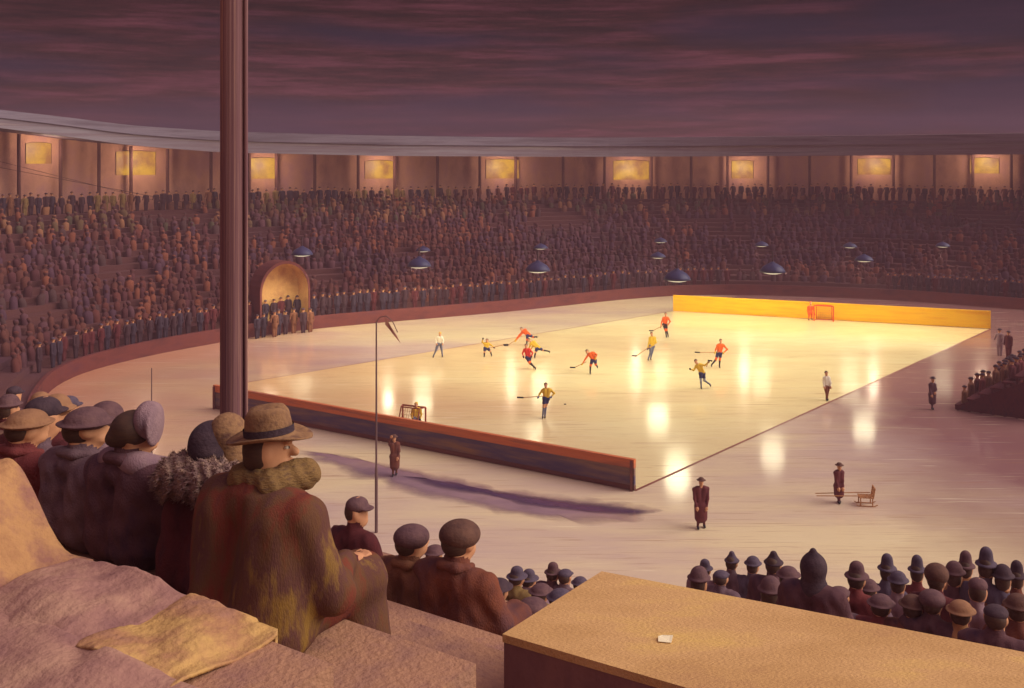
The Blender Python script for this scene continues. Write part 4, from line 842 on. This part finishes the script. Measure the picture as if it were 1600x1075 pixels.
# left group in the row below the big man
seated(200, 676, 5.3, coat['plum'], None, None, 'woman in a plum coat and turned-up bonnet left of the fur collar', turn=-55, cell=.015, sx=1.05, s_at=.7)
bon = C.objects[-1] if False else None
def last_person(): return [o for o in S.objects if o.name.startswith('person') and o.type == 'EMPTY'][-1]
persons = [o for o in C.objects if o.type == 'EMPTY' and o.get('label', '').startswith('woman in a plum coat')]
wp = persons[0]; hdv = np.array([0, .04, .8])
link('hair', sdf_mesh('hair', [ell(hdv + [0, -.015, .015], (.1, .112, .118), 0), ell(hdv + [-.03, -.09, -.03], (.05, .05, .05), 0)], .011, .03), mt['hair'], wp)
tb = R(-55); fwv = np.array([-math.sin(tb), math.cos(tb), 0])
link('bonnet', sdf_mesh('bonnet', [ell(hdv + fwv * .06 + [0, 0, .07], (.06, .115, .115), 0, tb + R(90), 0), ell(hdv + fwv * .10 + [0, 0, .035], (.02, .13, .128), 0, tb + R(90), 0)], .010, .03), coat['lilac'], wp)
link('collar', sdf_mesh('collar', [cap((-.12, .0, .62), (.12, -.02, .63), .07, .07, 0), cap((.12, -.02, .63), (.20, .16, .58), .07, .05, 0), cap((-.12, 0, .62), (-.16, .14, .56), .06, .05, 0)], .012, .04), coat['lilac'], wp)
seated(124, 672, 5.5, coat['greypurple'], 'bowl', hatm['plum'], 'man in a grey-purple coat and wide brown hat left of the bonnet', turn=-35, cell=.018, sx=1.02, s_at=.7)
seated(32, 672, 5.8, coat['red'], 'bowl', hatm['straw'], 'red-coated man in a straw brimmed hat at the left edge', turn=-20, cell=.018, s_at=.7)
seated(80, 650, 7.6, coat['maroon'], 'bowl', hatm['straw'], 'maroon figure in a straw brim behind the grey-purple coat', turn=-30, stretch=1.1)
seated(-50, 690, 6.1, coat['red'], 'cap', hatm['brown'], 'red-coated figure cut off by the left edge', turn=-10, s_at=.7)
for a in ((58, 655, 7.0, 'greypurple', 'cap', 'dark', 'grey-purple figure in a dark cap between the straw hats'), (158, 662, 7.8, 'lilac', 'fur', 'plum', 'lilac figure in a plum fur hat behind the bonnet'), (100, 640, 10.5, 'plum', 'cap', 'navy', 'plum figure in a cap at the back of the left group'), (8, 640, 11, 'maroon', 'bowl', 'plum', 'maroon figure in a plum hat behind the waving man'), (58, 634, 13, 'brown', 'bowl', 'straw', 'small brown figure in a straw hat at the back left'), (18, 618, 16, 'plum', 'cap', 'dark', 'small plum figure in a dark cap highest at the left edge')):
    seated(a[0], a[1], a[2], coat[a[3]], a[4], hatm[a[5]], a[6], stretch=1.1)

# woman with the fur collar
hp = P(330, 704, 5.04); fl_ = empty('person', (hp.x, hp.y, ZR), ROT_U, label='woman in a maroon coat with a big shaggy fur collar beside the post', cat='person')
fl_.scale = (1, 1, (hp.z - ZR) / .80); hd = np.array([0, .03, .82]); wob = lambda x, y, z: .006 * np.sin(z * 30 + x * 20) * np.sin(x * 24 + y * 17)
pr = [cap((-.11, 0, .1), (-.12, 0, .52), .2, .14), cap((.11, 0, .1), (.12, 0, .52), .2, .14), cap((-.17, 0, .57), (.17, 0, .57), .09, .09), cap((0, 0, .6), hd - [0, 0, .05], .055, .055, 1), ell(hd, (.08, .1, .12), 1),
      ell(hd + [.08, .07, -.01], (.025, .025, .02), 1), ell(hd + [.05, .05, -.08], (.05, .05, .04), 1)]
for q in (-1, 1):
    pr += [cap((q * .1, .05, .1), (q * .12, .46, .12), .14, .11), cap((q * .12, .46, .12), (q * .12, .5, -.28), .1, .08), cap((q * .12, .5, -.32), (q * .13, .64, -.34), .05, .042), cap((q * .23, 0, .56), (q * .29, .08, .26), .085, .07), cap((q * .29, .08, .26), (q * .08, .32, .24), .068, .05), ell((q * .05, .34, .24), (.045, .05, .04), 1)]
link('body', sdf_mesh('body', pr, .015, .05, wob), [coat['maroon'], mt['skin']], fl_)
link('hat', sdf_mesh('hat', [ell(hd + [-.01, -.02, .02], (.105, .118, .135), 0), cap(hd + [0, -.05, -.03], hd + [0, -.07, -.16], .09, .05, 0)], .011, .03), hatm['dark'], fl_)
link('hat_crown', sdf_mesh('hat_crown', [ell(hd + [.05, .03, .07], (.09, .10, .13), 0), ell(hd + [.07, .05, -.05], (.07, .08, .1), 0)], .011, .03), hatm['tan'], fl_)
fw = lambda x, y, z: .012 * np.sin(x * 90 + 3 * np.sin(z * 50)) * np.sin(z * 80 + 2 * np.sin(y * 60)) + .010 * np.sin(y * 110 + x * 60)
v, f, l = sdf([cap((-.2, -.03, .58), (-.1, -.09, .66), .12, .11), cap((-.1, -.09, .66), (.1, -.09, .66), .12, .12), cap((.1, -.09, .66), (.2, .0, .62), .12, .12), cap((.2, 0, .62), (.14, .2, .5), .12, .09), cap((-.2, -.03, .58), (-.14, .18, .5), .11, .09)], .013, .05, fw)
me = bpy.data.meshes.new('fur_collar'); vv = [tuple(a) for a in v]; ff = [list(map(int, q)) for q in f]
cen = np.array([0, 0, .6])
pick = rng.choice(len(v), min(7000, len(v)), replace=False)
for i in pick:   # fur tufts
    dn = v[i] - (cen + np.array([v[i][0] * .7, 0, 0])); dn /= np.linalg.norm(dn) + 1e-6; dn = dn + rng.normal(0, .35, 3) + [0, 0, -.25]; dn /= np.linalg.norm(dn)
    sd_ = np.cross(dn, rng.normal(0, 1, 3)); sd_ /= np.linalg.norm(sd_) + 1e-6; b_ = len(vv)
    vv += [tuple(v[i] - sd_ * .003), tuple(v[i] + sd_ * .003), tuple(v[i] + dn * rng.uniform(.012, .026))]; ff.append([b_, b_ + 1, b_ + 2])
me.from_pydata(vv, [], ff); me.update(); link('fur_collar', me, mt['fur'], fl_)

# the big man in the brimmed hat and long coat
hp = P(402, 706, 4.5); seatz = ZR
mo = Vector((hp.x, hp.y, seatz)); bmn = empty('person', mo, ROT_U, label='big man in a long brown coat, broad hat and scarf, seen from behind', cat='person')
hz = hp.z - seatz            # head centre above the seat
cx = .04
hd = np.array([0, .07, hz]); tn = R(-52); fwd = np.array([-math.sin(tn), math.cos(tn), 0]); sde = np.array([math.cos(tn), math.sin(tn), 0])
sh = hz - .22
body = [cap((-.1, 0, .15), (-.12, .02, sh - .05), .14, .12, 1), cap((.1, 0, .15), (.12, .02, sh - .05), .14, .12, 1), cap((-.18, .02, sh), (.18, .02, sh), .07, .07, 1), cap((0, .03, sh), hd - [0, 0, .06], .062, .06, 0), ell(hd, (.082, .1, .125), 0),
        ell(hd + fwd * .105 - [0, 0, .015], (.013, .026, .019), 0, tn, k=.018), cap(hd + fwd * .09 + [0, 0, .01], hd + fwd * .115 - [0, 0, .02], .013, .016, 0, .012), ell(hd + fwd * .075 - [0, 0, .09], (.045, .045, .035), 0, tn), ell(hd + fwd * .095 - [0, 0, .058], (.028, .018, .010), 0, tn, k=.01),
        ell(hd + fwd * .085 + [0, 0, .038], (.06, .022, .014), 0, tn, k=.012)]
for q in (-1, 1):
    body += [ell(hd + sde * q * .083 - fwd * .01, (.012, .03, .038), 0, tn, k=.012), cap((q * .1, .05, .12), (q * .14, .50, .13), .11, .085, 1), cap((q * .14, .5, .12), (q * .14, .52, -.3), .075, .055, 1), cap((q * .14, .52, -.36), (q * .15, .7, -.37), .05, .042, 2),
             cap((q * .23, .03, sh), (q * .31, .10, sh - .32), .06, .05, 1), cap((q * .31, .1, sh - .32), (q * .18, .40, .24), .048, .036, 1)]
    hb = np.array([q * .165, .44, .235]); body += [ell(hb, (.042, .052, .022), 0, k=.012)]
    for fi in range(4):
        o_ = np.array([(-.031 + .021 * fi), .045, .0]); L_ = (.06, .072, .068, .052)[fi]
        body += [cap(hb + o_, hb + o_ + [0, L_ * .55, .004], .0105, .0095, 0, .005), cap(hb + o_ + [0, L_ * .55, .004], hb + o_ + [0, L_ * .85, -.03], .0095, .0085, 0, .005)]
    body += [cap(hb + [-q * .035, .0, 0], hb + [-q * .075, .05, -.005], .0125, .010, 0, .006)]
link('body', sdf_mesh('body', body, .0095, .03), [mt['skin'], coat['maroon'], mt['black']], bmn)
wobc = lambda x, y, z: .009 * np.sin(x * 23 + 1.6 * np.sin(z * 7 + x * 5) + z * 6) * np.clip(1.2 - 1.2 * z, .2, 1) + .006 * np.sin(z * 16 - x * 19 + y * 12) * np.clip(np.abs(x) * 4 - .6, 0, 1) + .003 * np.sin(x * 51 + 2 * np.sin(z * 11))
ct = [cap((-.14, -.02, .12), (-.15, .0, sh - .08), .20, .165), cap((.14, -.02, .12), (.15, .0, sh - .08), .20, .165), cap((-.20, .02, sh - .03), (.20, .02, sh - .03), .10, .10), cap((0, .0, sh + .01), (0, .03, sh + .07), .12, .09),
      cap((-.12, -.06, .06), (.12, -.06, .06), .17, .17)]
for q in (-1, 1):
    ct += [cap((q * .25, .02, sh - .04), (q * .34, .10, sh - .35), .105, .09), cap((q * .34, .10, sh - .35), (q * .20, .34, .25), .088, .062), cap((q * .12, .05, .12), (q * .16, .5, .12), .15, .12), cap((q * .16, .5, .1), (q * .17, .5, -.16), .12, .12)]
ct += [cap((-.16, .5, -.05), (.16, .5, -.05), .1, .1)]
ey = hd + fwd * .088 + sde * .036 + [0, 0, .012]
link('eye', sdf_mesh('eye', [ell(ey - fwd * .008, (.012, .012, .008), 0), ell(ey + fwd * .0025, (.006, .005, .006), 1)], .003, .004), [mt['white'], mt['black']], bmn)
link('coat', sdf_mesh('coat', ct, .0125, .05, wobc), coat['big'], bmn)
link('hair', sdf_mesh('hair', [ell(hd + [0, 0, .0] - fwd * .02, (.09, .104, .115), 0), ell(hd - fwd * .06 - [0, 0, .07], (.06, .05, .05), 0)], .0095, .03), mt['hair'], bmn)
ho = hd + [0, 0, .055]
bm = bmesh.new(); nn = 40; rings = []
pf = [(.0, .150), (.05, .154), (.085, .150), (.098, .125), (.104, .05), (.108, .012), (.125, .002), (.165, -.006), (.188, -.002), (.188, -.010), (.165, -.016), (.12, -.010), (.10, -.01)]
for r_, z_ in pf:
    ring = []
    for k in range(nn):
        a = 2 * math.pi * k / nn; x_ = r_ * math.cos(a) * .95; y_ = r_ * math.sin(a) * 1.18
        zz = z_ + (.035 * (abs(math.cos(a)) ** 2) * max(0, (r_ - .1)) / .088 if r_ > .1 else 0) - (.02 * max(0, math.sin(a)) * max(0, (r_ - .1)) / .088)
        if z_ > .12: zz -= .028 * math.exp(-(x_ / .03) ** 2)            # crease in the crown
        p_ = Matrix.Rotation(tn, 3, 'Z') @ (Matrix.Rotation(R(6), 3, 'X') @ Vector((x_, y_, zz))) * .86
        ring.append(bm.verts.new((p_.x + ho[0], p_.y + ho[1], p_.z + ho[2])))
    rings.append(ring)
for a, b in zip(rings, rings[1:]):
    for k in range(nn): bm.faces.new((a[k], a[(k + 1) % nn], b[(k + 1) % nn], b[k]))
bmesh.ops.remove_doubles(bm, verts=bm.verts, dist=1e-5)
hto = bmo('hat', bm, hatm['tan'], bmn, smooth=True)
bm = bmesh.new(); rings = []
for z_ in (.014, .05):
    rings.append([])
    for k in range(nn):
        a = 2 * math.pi * k / nn; p_ = Matrix.Rotation(tn, 3, 'Z') @ (Matrix.Rotation(R(6), 3, 'X') @ Vector((.111 * math.cos(a) * .95, .111 * math.sin(a) * 1.18, z_))) * .86; rings[-1].append(bm.verts.new((p_.x + ho[0], p_.y + ho[1], p_.z + ho[2])))
for k in range(nn): bm.faces.new((rings[0][k], rings[0][(k + 1) % nn], rings[1][(k + 1) % nn], rings[1][k]))
bmo('hat_band', bm, hatm['dark'], hto, smooth=True)
ws = lambda x, y, z: .006 * np.sin(x * 80 + z * 60) * np.sin(y * 70)
link('scarf', sdf_mesh('scarf', [cap((-.09, .0, sh + .09), (.09, .0, sh + .09), .06, .06), cap((.09, .0, sh + .09), (.13, .14, sh + .11), .06, .07), cap((-.09, 0, sh + .09), (-.08, .14, sh + .08), .06, .05), cap((.10, .10, sh + .10), hd + fwd * .17 - [0, 0, .115], .066, .054)], .011, .03, ws), mt['scarf'], bmn)

# ------------------------------------------------------------------ blankets over the step in the lower left corner
def drape(name, mat, s0, s1, t0, t1, z, hang, label, amp, seed, fringe=True, heap=None):
    nu, nv = 70, 60; v = []; Sx = s1 - s0
    for i in range(nu + 1):
        for j in range(nv + 1):
            a = i / nu; b = j / nv; tt = t0 + (t1 - t0) * b; lng = a * (Sx + hang)
            nzv = noise.fractal(Vector((a * 3.2 + seed, b * 3.0, seed)), 1, 2, 4) * amp + .5 * amp * math.sin(b * 9 + 4 * a + seed) * a
            if lng < Sx: p = ST(s0 + lng, tt, z + .014 + abs(nzv) + (heap(a, b) if heap else 0))
            else:
                p = ST(s1 + .03 + abs(nzv) * .9, tt + .03 * math.sin(6 * b + seed), z + .03 - (lng - Sx) + nzv * .3)
            v.append(p)
    n = len(v); f = []
    for i in range(nu):
        for j in range(nv):
            q = [i * (nv + 1) + j, (i + 1) * (nv + 1) + j, (i + 1) * (nv + 1) + j + 1, i * (nv + 1) + j + 1]; f.append(q)
    if fringe:
        for j in range(0, nv * 3):
            b = j / (nv * 3); k = nu * (nv + 1) + int(b * nv); p0 = v[k].lerp(v[min(k + 1, n - 1)], b * nv - int(b * nv))
            w = V * .006; e_ = len(v); v += [p0 - w, p0 + w, p0 + Vector((random.uniform(-.01, .01), random.uniform(-.01, .01), -random.uniform(.03, .05)))]; f.append([e_, e_ + 1, e_ + 2])
    o = pyd(name, v, f, mat, smooth=True, label=label, cat='blanket')
    md = o.modifiers.new('thick', 'SOLIDIFY'); md.thickness = .012; md.offset = 1
    return o
zr1 = rz(-1)
sm = lambda x, a, b: (lambda t: t * t * (3 - 2 * t))(max(0, min(1, (x - a) / (b - a))))
drape('blanket', mt['blanket'], 1.3, 2.6, -5.8, -3.98, zr1, .22, 'big tan blanket heaped high at the lower left corner', .035, 1.3, False, heap=lambda a, b: (.36 * sm(a, .25, .75) * (1 - sm(b, .76, .98)) * (.9 + .10 * math.sin(6 * b + 3 * a) + .05 * math.sin(19 * b + 9 * a) + .03 * math.sin(37 * b - 8 * a))) * (1 - .25 * sm(a, .9, 1)))
drape('blanket', mt['blanket2'], 1.75, 2.61, -4.04, -3.26, zr1, .24, 'mauve blanket bunched between the tan heap and the yellow blanket', .03, 8.2, heap=lambda a, b: .07 * math.sin(math.pi * b) ** .7 * sm(a, .2, .6) * (1 - .6 * sm(a, .75, 1)) + .02 * math.sin(14 * a + 3 * b) * math.sin(math.pi * b))
drape('blanket', mt['blanket3'], 2.12, 2.62, -3.30, -2.80, zr1, .26, 'yellow fringed blanket over the step beside the big coat', .018, 5.1, heap=lambda a, b: .04 * math.sin(math.pi * min(1, b * 1.1 + .05)) ** .5 + .012 * math.sin(11 * a + 6 * b))
drape('blanket', mt['blanket2'], 1.2, 2.16, -3.96, -2.72, zr1, .0, 'flat mauve-tan blanket spread nearest at the bottom left', .022, 3.3, False, heap=lambda a, b: .03 * sm(a, .6, .9) * math.sin(math.pi * b) + .02 * sm(b, .6, .7) * (1 - sm(b, .75, .9)))
print('far people', nfront, ntop)

# ------------------------------------------------------------------ haze over the whole bowl
if HAZE:
    bm = bmesh.new(); prism(bm, [(-152, -62), (152, -62), (152, 192), (-152, 192)], -1, 20.5)
    hm_ = bpy.data.materials.new('haze'); hm_.use_nodes = True; nt = hm_.node_tree; nt.nodes.remove(nt.nodes['Principled BSDF'])
    pv = N(nt, 'ShaderNodeVolumePrincipled'); pv.inputs['Color'].default_value = lin(212, 168, 186); pv.inputs['Density'].default_value = HAZE
    nt.links.new(pv.outputs[0], nt.nodes['Material Output'].inputs['Volume']); bmo('haze', bm, hm_, kind='stuff')
